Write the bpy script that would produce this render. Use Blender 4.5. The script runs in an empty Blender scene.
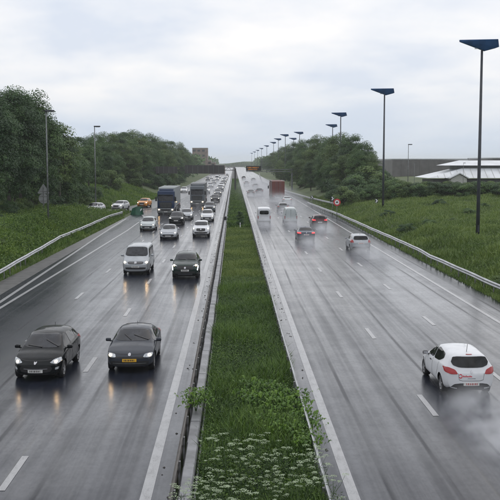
import bpy, bmesh, math, random
import numpy as np
from mathutils import Vector, Matrix
from mathutils.bvhtree import BVHTree

# ------------------------------------------------------------------ camera, sky, sun, exposure
R = math.radians
scene = bpy.context.scene
COL = scene.collection
CAM_H, FPX, CX, CY, HZ, VX = 7.8, 923.0, 250.0, 250.0, 162.0, 234.0
PITCH = math.atan((CY - HZ) / FPX)
YAW = math.atan((CX - VX) / FPX)
cam_data = bpy.data.cameras.new('camera')
cam_data.sensor_width = 36.0
cam_data.lens = 36.0 * FPX / 500.0
cam_data.clip_start, cam_data.clip_end = 0.5, 9000.0
cam = bpy.data.objects.new('camera', cam_data)
COL.objects.link(cam)
cam.location = (0, 0, CAM_H)
cam.rotation_euler = (R(90) - PITCH, 0, -YAW)
scene.camera = cam

SUN_EL, SUN_ROT = R(58), R(25)
world = bpy.data.worlds.new('World')
scene.world = world
world.use_nodes = True
wt = world.node_tree
wt.nodes.clear()
def wn(t, **k):
    n = wt.nodes.new(t)
    for a, v in k.items(): setattr(n, a, v)
    return n
w_out = wn('ShaderNodeOutputWorld')
w_sky = wn('ShaderNodeTexSky', sky_type='NISHITA', sun_disc=False, sun_elevation=SUN_EL, sun_rotation=SUN_ROT,
           air_density=1.0, dust_density=4.0, ozone_density=1.0)
w_bg1 = wn('ShaderNodeBackground'); w_bg1.inputs[1].default_value = 0.10
wt.links.new(w_sky.outputs[0], w_bg1.inputs[0])
# cloud deck: soft stretched bands, looked up on a plane overhead so they flatten towards the horizon
w_tc = wn('ShaderNodeTexCoord')
w_sep = wn('ShaderNodeSeparateXYZ'); wt.links.new(w_tc.outputs['Generated'], w_sep.inputs[0])
w_ab = wn('ShaderNodeMath', operation='ABSOLUTE'); wt.links.new(w_sep.outputs[2], w_ab.inputs[0])
w_ad = wn('ShaderNodeMath', operation='ADD'); wt.links.new(w_ab.outputs[0], w_ad.inputs[0]); w_ad.inputs[1].default_value = 0.16
w_dx = wn('ShaderNodeMath', operation='DIVIDE'); wt.links.new(w_sep.outputs[0], w_dx.inputs[0]); wt.links.new(w_ad.outputs[0], w_dx.inputs[1])
w_dy = wn('ShaderNodeMath', operation='DIVIDE'); wt.links.new(w_sep.outputs[1], w_dy.inputs[0]); wt.links.new(w_ad.outputs[0], w_dy.inputs[1])
w_cb = wn('ShaderNodeCombineXYZ'); wt.links.new(w_dx.outputs[0], w_cb.inputs[0]); wt.links.new(w_dy.outputs[0], w_cb.inputs[1])
w_mp = wn('ShaderNodeMapping'); wt.links.new(w_cb.outputs[0], w_mp.inputs[0])
w_mp.inputs['Location'].default_value = (0.35, 0.8, 0); w_mp.inputs['Scale'].default_value = (0.9, 0.75, 1)
w_n1 = wn('ShaderNodeTexNoise'); w_n1.inputs['Scale'].default_value = 1.7; w_n1.inputs['Detail'].default_value = 7; w_n1.inputs['Roughness'].default_value = 0.5
w_n1.inputs['Distortion'].default_value = 0.15
wt.links.new(w_mp.outputs[0], w_n1.inputs['Vector'])
w_cr = wn('ShaderNodeValToRGB'); wt.links.new(w_n1.outputs['Fac'], w_cr.inputs[0])
e = w_cr.color_ramp.elements
e[0].position, e[0].color = 0.34, (0.740, 0.800, 0.910, 1)
e[1].position, e[1].color = 0.66, (1.070, 1.045, 1.030, 1)
m_ = e.new(0.50); m_.color = (0.910, 0.930, 0.975, 1)
w_bg2 = wn('ShaderNodeBackground'); w_bg2.inputs[1].default_value = 1.0
w_el = wn('ShaderNodeMapRange', interpolation_type='SMOOTHSTEP'); wt.links.new(w_ab.outputs[0], w_el.inputs[0])
w_el.inputs[1].default_value, w_el.inputs[2].default_value, w_el.inputs[3].default_value, w_el.inputs[4].default_value = 0.0, 0.11, 0.80, 0.0
w_lo = wn('ShaderNodeMix', data_type='RGBA'); wt.links.new(w_el.outputs[0], w_lo.inputs[0]); wt.links.new(w_cr.outputs[0], w_lo.inputs[6])
w_lo.inputs[7].default_value = (0.620, 0.725, 0.870, 1)
wt.links.new(w_lo.outputs[2], w_bg2.inputs[0])
w_mix = wn('ShaderNodeMixShader'); w_mix.inputs[0].default_value = 0.88
wt.links.new(w_bg1.outputs[0], w_mix.inputs[1]); wt.links.new(w_bg2.outputs[0], w_mix.inputs[2])
wt.links.new(w_mix.outputs[0], w_out.inputs[0])

sun_data = bpy.data.lights.new('sun', 'SUN')
sun_data.energy, sun_data.angle, sun_data.color = 0.75, R(150), (1.0, 0.99, 0.98)
sun = bpy.data.objects.new('sun', sun_data)
COL.objects.link(sun)
sun.location = (20, 60, 60)
sun.rotation_euler = (R(90) - SUN_EL, 0, math.pi - SUN_ROT)

scene.render.engine = 'CYCLES'
scene.cycles.use_denoising = True
scene.cycles.volume_bounces = 3
scene.cycles.max_bounces = 8
scene.cycles.volume_step_rate = 1.5
scene.cycles.sample_clamp_indirect = 4.0
vs = scene.view_settings
vs.view_transform, vs.look, vs.exposure, vs.gamma = 'Standard', 'None', 0.08, 1.0
vs.use_curve_mapping = False

# ------------------------------------------------------------------ helpers
rng = np.random.default_rng(7)
random.seed(7)

def G(px, py, z=0.0):
    """photo pixel -> point on the level z (world metres)"""
    d = Vector(((px - CX) / FPX, -(py - CY) / FPX, -1.0))
    d = cam.rotation_euler.to_matrix() @ d
    t = (z - CAM_H) / d.z
    return Vector((d.x * t, d.y * t, z))

def AT(px, py, Y):
    """photo pixel -> point at depth Y"""
    d = Vector(((px - CX) / FPX, -(py - CY) / FPX, -1.0))
    d = cam.rotation_euler.to_matrix() @ d
    t = Y / d.y
    return Vector((d.x * t, Y, CAM_H + d.z * t))

def link(o, parent=None):
    COL.objects.link(o)
    if parent is not None: o.parent = parent
    return o

def tag(o, label=None, cat=None, group=None, kind=None):
    if label: o['label'] = label
    if cat: o['category'] = cat
    if group: o['group'] = group
    if kind: o['kind'] = kind
    return o

def empty(name, loc=(0, 0, 0), rz=0.0):
    o = bpy.data.objects.new(name, None)
    o.empty_display_size = 0.3
    o.location = loc
    o.rotation_euler = (0, 0, rz)
    return link(o)

def children(o): return CH.get(o.as_pointer(), [])
CH = {}
def par(o, p):
    o.parent = p
    CH.setdefault(p.as_pointer(), []).append(o)
    return o

def copy_tree(o, parent=None, skip=()):
    c = o.copy()
    COL.objects.link(c)
    if parent is not None: par(c, parent)
    for ch in children(o):
        if ch.name.split('.')[0] in skip: continue
        copy_tree(ch, c, skip)
    return c

def obj(name, me, mats=None, parent=None, loc=None):
    o = bpy.data.objects.new(name, me)
    COL.objects.link(o)
    if mats is not None and len(me.materials) == 0:
        for m in (mats if isinstance(mats, (list, tuple)) else [mats]): me.materials.append(m)
    if parent is not None: par(o, parent)
    if loc is not None: o.location = loc
    return o

def bm_mesh(bm, name='mesh', smooth=False):
    me = bpy.data.meshes.new(name)
    bmesh.ops.recalc_face_normals(bm, faces=bm.faces[:])
    bm.to_mesh(me); bm.free()
    if smooth: me.shade_smooth()
    return me

def fast_mesh(name, V, F, attr=None, smooth=False):
    """V (n,3) floats, F (m,k) ints"""
    V = np.asarray(V, np.float32); F = np.asarray(F, np.int32)
    me = bpy.data.meshes.new(name)
    m, k = F.shape
    me.vertices.add(len(V)); me.vertices.foreach_set('co', V.ravel())
    me.loops.add(m * k); me.loops.foreach_set('vertex_index', F.ravel())
    me.polygons.add(m)
    me.polygons.foreach_set('loop_start', np.arange(0, m * k, k, dtype=np.int32))
    me.polygons.foreach_set('loop_total', np.full(m, k, np.int32))
    if smooth: me.polygons.foreach_set('use_smooth', np.ones(m, bool))
    me.update(calc_edges=True)
    if attr is not None:
        a = me.attributes.new('tint', 'FLOAT', 'POINT')
        a.data.foreach_set('value', np.asarray(attr, np.float32))
    return me

def add_box(bm, c, s, bevel=0.0, rot=None, mi=0):
    r = bmesh.ops.create_cube(bm, size=1.0)
    vs_ = r['verts']
    for v in vs_:
        v.co = Vector((v.co.x * s[0], v.co.y * s[1], v.co.z * s[2]))
    if bevel > 0:
        es = list({ed for v in vs_ for ed in v.link_edges})
        rr = bmesh.ops.bevel(bm, geom=es, offset=bevel, segments=2, affect='EDGES', profile=0.6)
        vs_ = list({v for f in rr['faces'] for v in f.verts} | {v for v in vs_ if v.is_valid})
    if rot is not None:
        for v in vs_: v.co = rot @ v.co
    for v in vs_: v.co += Vector(c)
    if mi:
        for f in {f for v in vs_ for f in v.link_faces}: f.material_index = mi
    return vs_

def add_tube(bm, pts, rad, n=8, cap=True):
    """tube through pts with radius (scalar or list)"""
    pts = [Vector(p) for p in pts]
    rads = rad if isinstance(rad, (list, tuple)) else [rad] * len(pts)
    rings = []
    for i, p in enumerate(pts):
        d = (pts[min(i + 1, len(pts) - 1)] - pts[max(i - 1, 0)]).normalized()
        a = d.cross(Vector((0, 0, 1)) if abs(d.z) < 0.95 else Vector((1, 0, 0))).normalized()
        b = d.cross(a)
        rings.append([bm.verts.new(p + (a * math.cos(t) + b * math.sin(t)) * rads[i]) for t in [2 * math.pi * k / n for k in range(n)]])
    for i in range(len(rings) - 1):
        for k in range(n):
            bm.faces.new((rings[i][k], rings[i][(k + 1) % n], rings[i + 1][(k + 1) % n], rings[i + 1][k]))
    if cap:
        bm.faces.new(rings[0]); bm.faces.new(rings[-1])

def box_mesh(c, s, bevel=0.0, name='mesh'):
    bm = bmesh.new(); add_box(bm, c, s, bevel)
    return bm_mesh(bm, name)

def tube_mesh(pts, rad, n=8, smooth=True):
    bm = bmesh.new(); add_tube(bm, pts, rad, n)
    return bm_mesh(bm, 'tube', smooth)

def prism(poly, axis, a0, a1):
    """extrude a 2D polygon; axis 'x': poly=(y,z); 'y': poly=(x,z); 'z': poly=(x,y)"""
    bm = bmesh.new()
    def P(p, a):
        return {'x': (a, p[0], p[1]), 'y': (p[0], a, p[1]), 'z': (p[0], p[1], a)}[axis]
    A = [bm.verts.new(P(p, a0)) for p in poly]; B = [bm.verts.new(P(p, a1)) for p in poly]
    bm.faces.new(A); bm.faces.new(B)
    for i in range(len(poly)):
        bm.faces.new((A[i], A[(i + 1) % len(poly)], B[(i + 1) % len(poly)], B[i]))
    return bm_mesh(bm, 'prism')

# ------------------------------------------------------------------ materials
def new_mat(name):
    m = bpy.data.materials.new(name); m.use_nodes = True
    t = m.node_tree
    return m, t, t.nodes['Principled BSDF']

def N(t, typ, **k):
    n = t.nodes.new(typ)
    for a, v in k.items(): setattr(n, a, v)
    return n

def mth(t, op, a, b=None, c=None, clamp=False):
    n = N(t, 'ShaderNodeMath', operation=op); n.use_clamp = clamp
    for i, v in enumerate((a, b, c)):
        if v is None: continue
        if isinstance(v, (int, float)): n.inputs[i].default_value = v
        else: t.links.new(v, n.inputs[i])
    return n.outputs[0]

def sstep(t, v, lo, hi, a=0.0, b=1.0):
    n = N(t, 'ShaderNodeMapRange', interpolation_type='SMOOTHSTEP')
    t.links.new(v, n.inputs[0])
    n.inputs[1].default_value, n.inputs[2].default_value = lo, hi
    n.inputs[3].default_value, n.inputs[4].default_value = a, b
    return n.outputs[0]

def mixc(t, f, a, b):
    n = N(t, 'ShaderNodeMix', data_type='RGBA')
    if isinstance(f, (int, float)): n.inputs[0].default_value = f
    else: t.links.new(f, n.inputs[0])
    for i, v in ((6, a), (7, b)):
        if isinstance(v, (tuple, list)): n.inputs[i].default_value = (*v[:3], 1)
        else: t.links.new(v, n.inputs[i])
    return n.outputs[2]

def noise(t, scale, detail=3, rough=0.5, vec=None, stretch=None, coord='Object'):
    tc = N(t, 'ShaderNodeTexCoord')
    v = tc.outputs[coord] if vec is None else vec
    if stretch is not None:
        mp = N(t, 'ShaderNodeMapping'); mp.inputs['Scale'].default_value = stretch
        t.links.new(v, mp.inputs[0]); v = mp.outputs[0]
    n = N(t, 'ShaderNodeTexNoise'); n.inputs['Scale'].default_value = scale
    n.inputs['Detail'].default_value = detail; n.inputs['Roughness'].default_value = rough
    t.links.new(v, n.inputs['Vector'])
    return n.outputs['Fac']

def bump(t, p, h, strength=0.3, dist=0.02):
    b = N(t, 'ShaderNodeBump'); b.inputs['Strength'].default_value = strength; b.inputs['Distance'].default_value = dist
    t.links.new(h, b.inputs['Height']); t.links.new(b.outputs[0], p.inputs['Normal'])

def plain(name, col, rough=0.5, metal=0.0, var=0.25, scale=6.0, coat=0.0, emit=None, bmp=0.0, spec=0.5):
    m, t, p = new_mat(name)
    f = noise(t, scale, 4)
    c0 = tuple(c * (1 - var) for c in col); c1 = tuple(min(1, c * (1 + var)) for c in col)
    t.links.new(mixc(t, sstep(t, f, 0.3, 0.7), c0, c1), p.inputs['Base Color'])
    p.inputs['Roughness'].default_value = rough; p.inputs['Metallic'].default_value = metal
    p.inputs['Coat Weight'].default_value = coat; p.inputs['Coat Roughness'].default_value = 0.08
    p.inputs['Specular IOR Level'].default_value = spec
    if emit:
        p.inputs['Emission Color'].default_value = (*emit[:3], 1); p.inputs['Emission Strength'].default_value = emit[3]
    if bmp: bump(t, p, noise(t, scale * 6, 3), bmp)
    return m

def paint_mat(name, col, metal=0.3, rough=0.35, dirt=0.25):
    """wet car paint: coat, grime towards nothing in particular, droplets as fine bump"""
    m, t, p = new_mat(name)
    f = noise(t, 3.0, 5, 0.6)
    g = tuple(0.5 * c + 0.5 * d for c, d in zip(col, (0.16, 0.155, 0.15)))
    t.links.new(mixc(t, sstep(t, f, 0.45, 0.75, 0, dirt), col, g), p.inputs['Base Color'])
    p.inputs['Metallic'].default_value = metal
    t.links.new(sstep(t, f, 0.3, 0.8, rough - 0.05, rough + 0.15), p.inputs['Roughness'])
    dk = max(col) < 0.09
    p.inputs['Coat Weight'].default_value = 0.38 if dk else 0.35; p.inputs['Coat Roughness'].default_value = 0.03; p.inputs['Specular IOR Level'].default_value = 0.04 if dk else 0.25
    bump(t, p, noise(t, 70.0, 2), 0.04, 0.004)
    return m

def leaf_mat(name, cols, trans=0.25, rough=0.55, nscale=0.12, spec=0.4):
    """cols = dark, mid, light ; varied by per-leaf 'tint' and by large noise"""
    m, t, p = new_mat(name)
    at = N(t, 'ShaderNodeAttribute', attribute_name='tint')
    geo = N(t, 'ShaderNodeNewGeometry')
    f = noise(t, nscale, 3, vec=geo.outputs['Position'])
    v = mth(t, 'ADD', mth(t, 'MULTIPLY', at.outputs['Fac'], 0.65), mth(t, 'MULTIPLY', f, 0.5))
    cr = N(t, 'ShaderNodeValToRGB'); t.links.new(v, cr.inputs[0])
    e = cr.color_ramp.elements
    e[0].position, e[0].color = 0.25, (*cols[0], 1)
    e[1].position, e[1].color = 0.85, (*cols[2], 1)
    q = e.new(0.55); q.color = (*cols[1], 1)
    t.links.new(cr.outputs[0], p.inputs['Base Color'])
    p.inputs['Roughness'].default_value = rough
    p.inputs['Specular IOR Level'].default_value = spec
    tr = N(t, 'ShaderNodeBsdfTranslucent'); t.links.new(cr.outputs[0], tr.inputs[0])
    mx = N(t, 'ShaderNodeMixShader'); mx.inputs[0].default_value = trans
    t.links.new(p.outputs[0], mx.inputs[1]); t.links.new(tr.outputs[0], mx.inputs[2])
    t.links.new(mx.outputs[0], t.nodes['Material Output'].inputs[0])
    return m

def road_mat(name, x0, lane):
    m, t, p = new_mat(name)
    tc = N(t, 'ShaderNodeTexCoord')
    sp = N(t, 'ShaderNodeSeparateXYZ'); t.links.new(tc.outputs['Object'], sp.inputs[0])
    wv = noise(t, 1.0, 2, stretch=(0.15, 0.02, 1))
    xw = mth(t, 'ADD', sp.outputs[0], mth(t, 'MULTIPLY', mth(t, 'SUBTRACT', wv, 0.5), 0.7))
    fr = mth(t, 'FRACT', mth(t, 'DIVIDE', mth(t, 'SUBTRACT', xw, x0), lane))
    off = mth(t, 'ABSOLUTE', mth(t, 'SUBTRACT', fr, 0.5))
    dd = mth(t, 'ABSOLUTE', mth(t, 'SUBTRACT', off, 0.225))
    brk = noise(t, 1.0, 3, 0.6, stretch=(1.2, 0.09, 1))
    tr = mth(t, 'MULTIPLY', sstep(t, dd, 0.008, 0.030, 1, 0), sstep(t, brk, 0.38, 0.58, 0.25, 1.0))                          # wheel paths
    seam = sstep(t, mth(t, 'SUBTRACT', 0.5, off), 0.006, 0.016, 1, 0)  # lane joints
    s1 = noise(t, 1.0, 4, 0.6, stretch=(2.6, 0.022, 1))            # long streaks of water
    s2 = noise(t, 1.0, 3, 0.5, stretch=(0.9, 0.03, 1))
    blot = noise(t, 0.35, 4, 0.6)
    grain = noise(t, 45.0, 3, 0.8)
    agg = noise(t, 34.0, 4, 0.75)
    base = mixc(t, sstep(t, s1, 0.35, 0.65), (0.010, 0.0125, 0.020), (0.019, 0.022, 0.033))
    base = mixc(t, mth(t, 'MULTIPLY', tr, 0.45), base, (0.016, 0.016, 0.018))
    base = mixc(t, sstep(t, grain, 0.50, 0.70, 0, 0.45), base, (0.033, 0.037, 0.048))
    base = mixc(t, mth(t, 'MULTIPLY', seam, 0.7), base, (0.012, 0.012, 0.013))
    t.links.new(base, p.inputs['Base Color'])
    wet = mth(t, 'ADD', mth(t, 'MULTIPLY', sstep(t, s2, 0.3, 0.7), 0.35), mth(t, 'ADD', mth(t, 'MULTIPLY', sstep(t, blot, 0.3, 0.7), 0.3), mth(t, 'MULTIPLY', sstep(t, s1, 0.35, 0.65), 0.35)))
    wet = mth(t, 'MULTIPLY', wet, mth(t, 'SUBTRACT', 1.0, mth(t, 'MULTIPLY', tr, 1.0)))
    spk = noise(t, 1.0, 4, 0.75, stretch=(7.0, 3.2, 1)); rip = noise(t, 1.0, 3, 0.7, stretch=(1.6, 1.1, 1))
    wet = mth(t, 'MULTIPLY', wet, mth(t, 'ADD', sstep(t, spk, 0.30, 0.68, 0.62, 0.98), sstep(t, rip, 0.3, 0.7, 0.0, 0.14)))
    rgh = N(t, 'ShaderNodeMapRange'); t.links.new(wet, rgh.inputs[0]); rgh.inputs[3].default_value = 0.28; rgh.inputs[4].default_value = 0.13
    t.links.new(rgh.outputs[0], p.inputs['Roughness'])
    spc = N(t, 'ShaderNodeMapRange'); t.links.new(wet, spc.inputs[0]); spc.inputs[3].default_value = 0.08; spc.inputs[4].default_value = 0.56
    t.links.new(spc.outputs[0], p.inputs['Specular IOR Level'])
    bump(t, p, mth(t, 'ADD', mth(t, 'MULTIPLY', agg, 0.7), mth(t, 'MULTIPLY', noise(t, 6.0, 4, 0.65, stretch=(0.6, 1.2, 1)), 0.8)), 0.12, 0.012)
    return m

M = {}
M['road_l'] = road_mat('wet_asphalt_oncoming', -2.05, 3.5)
M['road_r'] = road_mat('wet_asphalt_leaving', 2.75, 3.42)
M['ramp'] = plain('wet_ramp_asphalt', (0.055, 0.055, 0.058), 0.28, var=0.3, scale=0.8, bmp=0.2, spec=0.55)
M['shoulder'] = plain('wet_rough_shoulder', (0.055, 0.053, 0.05), 0.42, var=0.55, scale=1.6, bmp=0.5)
def line_mat():
    m, t, p = new_mat('road_paint')
    f = noise(t, 5.0, 6, 0.75, stretch=(1, 0.35, 1)); g = noise(t, 40.0, 3, 0.6)
    w = mth(t, 'ADD', mth(t, 'MULTIPLY', f, 0.6), mth(t, 'MULTIPLY', g, 0.4))
    t.links.new(mixc(t, sstep(t, w, 0.34, 0.56), (0.17, 0.17, 0.172), (0.32, 0.32, 0.325)), p.inputs['Base Color'])
    p.inputs['Roughness'].default_value = 0.3
    return m
M['line'] = line_mat()
M['concrete'] = plain('wet_concrete', (0.18, 0.182, 0.19), 0.45, var=0.35, scale=1.8, bmp=0.25)
M['kerb_dark'] = plain('dirty_gutter', (0.045, 0.038, 0.03), 0.45, var=0.4, scale=2.5, bmp=0.4)
M['steel'] = plain('galvanised_steel', (0.36, 0.37, 0.38), 0.36, 0.55, var=0.2, scale=1.2)
M['rust_steel'] = plain('weathered_steel', (0.075, 0.066, 0.058), 0.5, 0.3, var=0.35, scale=2.0)
M['post_steel'] = plain('dull_steel_post', (0.20, 0.20, 0.20), 0.5, 0.5, var=0.25)
M['lamp_pole'] = plain('dark_painted_pole', (0.040, 0.045, 0.055), 0.45, 0.2, var=0.25, scale=1.0)
M['lamp_blue'] = plain('blue_lamp_panel', (0.022, 0.075, 0.20), 0.35, 0.1, var=0.2, scale=1.5)
M['grey_pole'] = plain('grey_pole', (0.16, 0.17, 0.17), 0.5, 0.4)
M['sign_back'] = plain('sign_back_aluminium', (0.30, 0.31, 0.31), 0.5, 0.2, var=0.12, scale=2)
M['black'] = plain('black_plastic', (0.012, 0.012, 0.013), 0.5, var=0.3)
M['tyre'] = plain('tyre_rubber', (0.015, 0.015, 0.016), 0.6, var=0.3, scale=9)
M['rim'] = plain('alloy_rim', (0.33, 0.33, 0.34), 0.35, 0.8, var=0.15)
M['chrome'] = plain('chrome', (0.45, 0.45, 0.47), 0.2, 0.9, var=0.05)
def glass_mat(name, col, rough=0.06, spec=0.26):
    m, t, p = new_mat(name)
    f = noise(t, 2.2, 4, 0.6); g = noise(t, 60, 2, 0.5)
    t.links.new(mixc(t, sstep(t, f, 0.35, 0.7), col, tuple(min(1, 2.0 * c + 0.014) for c in col)), p.inputs['Base Color'])
    t.links.new(sstep(t, g, 0.5, 0.75, rough, rough + 0.08), p.inputs['Roughness'])
    p.inputs['Specular IOR Level'].default_value = spec
    bump(t, p, g, 0.05, 0.003)
    return m
M['glass'] = glass_mat('wet_car_glass', (0.004, 0.0045, 0.005), 0.03)
M['screen'] = glass_mat('wet_windscreen', (0.006, 0.007, 0.010), 0.03, 0.42)
M['lens'] = plain('headlight_lens', (0.42, 0.44, 0.46), 0.12, 0.2, var=0.35, scale=14, coat=1.0)
M['bulb'] = plain('lit_headlamp', (1, 0.95, 0.85), 0.3, var=0.0, emit=(1.0, 0.64, 0.30, 26.0))
M['bulb_white'] = plain('lit_led_lamp', (1, 1, 1), 0.3, var=0.0, emit=(0.86, 0.95, 1.0, 9.0))
M['bulb_far'] = plain('lit_dipped_lamp', (1, 1, 0.95), 0.3, var=0.0, emit=(1.0, 0.82, 0.58, 6.0))
M['tail'] = plain('tail_lamp_red', (0.15, 0.004, 0.006), 0.28, var=0.2, scale=12, coat=0.2, emit=(1.0, 0.03, 0.03, 0.10))
M['tail_on'] = plain('tail_lamp_lit', (0.45, 0.02, 0.02), 0.2, var=0.1, emit=(1.0, 0.05, 0.06, 0.9))
M['plate_w'] = plain('white_plate', (0.60, 0.60, 0.58), 0.4, var=0.10, scale=30)
M['plate_y'] = plain('yellow_plate', (0.72, 0.40, 0.03), 0.4, var=0.15, scale=30)
M['ink'] = plain('plate_ink', (0.04, 0.03, 0.03), 0.5, var=0.1)
M['ink_red'] = plain('plate_ink_red', (0.35, 0.03, 0.03), 0.5, var=0.1)
M['red_decal'] = plain('red_decal', (0.55, 0.03, 0.05), 0.4, var=0.1)
M['white'] = plain('white_sheet', (0.72, 0.73, 0.74), 0.4, var=0.1)
M['sign_red'] = plain('sign_red', (0.55, 0.03, 0.04), 0.4, var=0.1)
M['green_nose'] = plain('green_gore_nose', (0.008, 0.085, 0.045), 0.4, var=0.3, scale=3)
M['amber'] = plain('amber_display', (0.2, 0.08, 0.0), 0.4, var=0.0, emit=(1.0, 0.36, 0.06, 0.32))
M['soil'] = plain('wet_soil', (0.022, 0.019, 0.015), 0.7, var=0.4, scale=2.0, bmp=0.5)
def ground_mat(name, a, b, c):
    m, t, p = new_mat(name)
    f = noise(t, 0.08, 4, 0.6); g = noise(t, 1.3, 4, 0.65)
    k = mixc(t, sstep(t, f, 0.35, 0.65), a, b)
    k = mixc(t, sstep(t, g, 0.45, 0.75, 0, 0.7), k, c)
    t.links.new(k, p.inputs['Base Color']); p.inputs['Roughness'].default_value = 0.85
    bump(t, p, noise(t, 5.0, 4, 0.7), 0.8, 0.15)
    return m
M['ground'] = ground_mat('turf', (0.060, 0.088, 0.028), (0.085, 0.110, 0.034), (0.038, 0.056, 0.018))
M['bark'] = plain('bark', (0.055, 0.048, 0.040), 0.85, var=0.35, scale=3, bmp=0.6)
M['leaf_a'] = leaf_mat('leaf_a', ((0.0125, 0.0358, 0.0132), (0.0338, 0.0794, 0.0242), (0.075, 0.1408, 0.0374)), 0.25, nscale=0.12)
M['leaf_b'] = leaf_mat('leaf_b', ((0.02, 0.0512, 0.0154), (0.0525, 0.1126, 0.0297), (0.1063, 0.1856, 0.0462)), 0.25, nscale=0.12)
M['leaf_c'] = leaf_mat('leaf_c', ((0.025, 0.0538, 0.0132), (0.07, 0.1229, 0.0286), (0.1313, 0.1984, 0.0462)), 0.25, nscale=0.12)
M['bank_grass'] = leaf_mat('bank_grass', ((0.030, 0.070, 0.010), (0.080, 0.155, 0.018), (0.165, 0.250, 0.032)), 0.3, nscale=0.18)
M['field_grass'] = leaf_mat('field_grass', ((0.050, 0.092, 0.016), (0.105, 0.170, 0.030), (0.180, 0.245, 0.055)), 0.3, nscale=0.10)
M['median_grass'] = leaf_mat('median_grass', ((0.012, 0.036, 0.005), (0.044, 0.098, 0.011), (0.110, 0.190, 0.024)), 0.25, nscale=0.9)
M['mown_grass'] = leaf_mat('mown_grass', ((0.050, 0.092, 0.016), (0.105, 0.165, 0.030), (0.185, 0.240, 0.055)), 0.3, nscale=0.6)
M['dock'] = leaf_mat('broad_leaf', ((0.040, 0.095, 0.010), (0.085, 0.175, 0.018), (0.135, 0.235, 0.030)), 0.35, nscale=1.0)
M['stem'] = leaf_mat('green_stem', ((0.039, 0.077, 0.0192), (0.065, 0.112, 0.0288), (0.091, 0.14, 0.036)), 0.1, nscale=1.0)
M['umbel'] = plain('white_blossom', (0.25, 0.31, 0.19), 0.8, var=0.25, scale=20)
M['roof_white'] = plain('white_metal_roof', (0.62, 0.64, 0.66), 0.4, 0.1, var=0.1, scale=0.4)
M['gantry_dark'] = plain('dark_gantry_panel', (0.045, 0.043, 0.042), 0.6, var=0.2, scale=0.5)
M['clad'] = plain('grey_brown_cladding', (0.115, 0.11, 0.108), 0.6, var=0.15, scale=0.5)
M['dark_wall'] = plain('dark_wall', (0.07, 0.075, 0.075), 0.5, var=0.25, scale=0.8)
M['cream'] = plain('pale_wall', (0.40, 0.40, 0.38), 0.6, var=0.1)
M['brick_wall'] = plain('brown_facade', (0.20, 0.155, 0.13), 0.7, var=0.2, scale=0.6)
M['pane'] = plain('window_pane', (0.03, 0.035, 0.04), 0.12, var=0.3, scale=0.7)
# ------------------------------------------------------------------ terrain and roads
YN, YF = 6.0, 1500.0
RAMP = [(-13.0, 260, 0.0), (-13.2, 225, 0.0), (-13.6, 200, 0.0), (-14.6, 175, 0.0), (-16.2, 156, 0.0), (-18.9, 144, 0.12), (-21.7, 133, 0.45), (-26.0, 118, 1.0), (-33, 100, 1.6), (-44, 82, 2.2), (-60, 66, 2.6)]
_ry = np.array([p[1] for p in RAMP])[::-1]; _rx = np.array([p[0] for p in RAMP])[::-1]; _rz = np.array([p[2] for p in RAMP])[::-1]
def ramp_x(Y): return np.interp(Y, _ry, _rx)
def ramp_z(Y): return np.interp(Y, _ry, _rz)
def smooth01(t):
    t = np.clip(t, 0, 1); return t * t * (3 - 2 * t)
def lump(X, Y, s=1.0):
    return (np.sin(X * 0.9 + Y * 0.23) * np.sin(Y * 0.37 - X * 0.3) + 0.6 * np.sin(X * 2.1 - Y * 0.71 + 1.3)) * 0.12 * s

def h_left(X, Y):
    """ground height on the side of the oncoming lanes"""
    X = np.asarray(X, float); Y = np.asarray(Y, float)
    rx, rz = ramp_x(Y), ramp_z(Y)
    edge = np.where(Y > 215, -15.4, -15.6)
    d = edge - X                                     # metres outwards from the road edge
    gap = np.clip((edge - (rx + 2.6)), 0, 99)        # grass between main road and ramp
    amp = 2.0 * smooth01((gap - 0.5) / 5.0)
    crest = amp * smooth01((d - 0.7) / 4.2)
    inner = crest * np.clip((gap - d) / 3.0, 0, 1) + rz * (1 - np.clip((gap - d) / 3.0, 0, 1))
    inner = np.where(gap > 14, crest + 0.3 * smooth01((d - 6) / 10), inner)
    dout = (rx - 2.8) - X
    outer = rz + 3.2 * smooth01(dout / 11.0) + 1.2 * smooth01((dout - 10) / 25)
    z = np.where(X > rx, inner, np.where(np.abs(X - rx) <= 2.8, rz, outer))
    z = np.where((X > rx - 2.9) & (X < rx + 2.9), rz - 0.06, z)
    far = np.clip((Y - 215) / 40, 0, 1)
    zf = 3.0 * smooth01((-X - 17.0) / 12.0)
    z = z * (1 - far) + zf * far
    w = smooth01((d - 0.8) / 2.0) * np.where(np.abs(X - rx) < 3.2, 0, 1)
    return z + lump(X, Y) * w - 0.05 * (d < 0.6)

def h_right(X, Y):
    X = np.asarray(X, float); Y = np.asarray(Y, float)
    d = X - 15.2
    z = 1.15 * smooth01((d - 0.5) / 4.5) + 0.035 * np.clip(d - 5, 0, 40)
    z = z + 0.8 * smooth01((Y - 110) / 60) * smooth01((d - 6) / 10)
    return z + lump(X, Y, 1.3) * smooth01((d - 0.8) / 2.5) - 0.05 * (d < 0.5)

def grid_terrain(name, xs, ys, fn, mat):
    XX, YY = np.meshgrid(xs, ys)
    ZZ = fn(XX, YY)
    V = np.stack([XX.ravel(), YY.ravel(), ZZ.ravel()], 1)
    nx, ny = len(xs), len(ys)
    i, j = np.meshgrid(np.arange(nx - 1), np.arange(ny - 1))
    a = (j * nx + i).ravel()
    F = np.stack([a, a + 1, a + nx + 1, a + nx], 1)
    return obj(name, fast_mesh(name, V, F, smooth=True), mat)

def sheet(name, poly, mat, parent=None, z=None):
    me = bpy.data.meshes.new(name)
    me.from_pydata([(p[0], p[1], (p[2] if len(p) > 2 else 0.0) if z is None else z) for p in poly], [], [tuple(range(len(poly)))])
    return obj(name, me, mat, parent)

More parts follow.
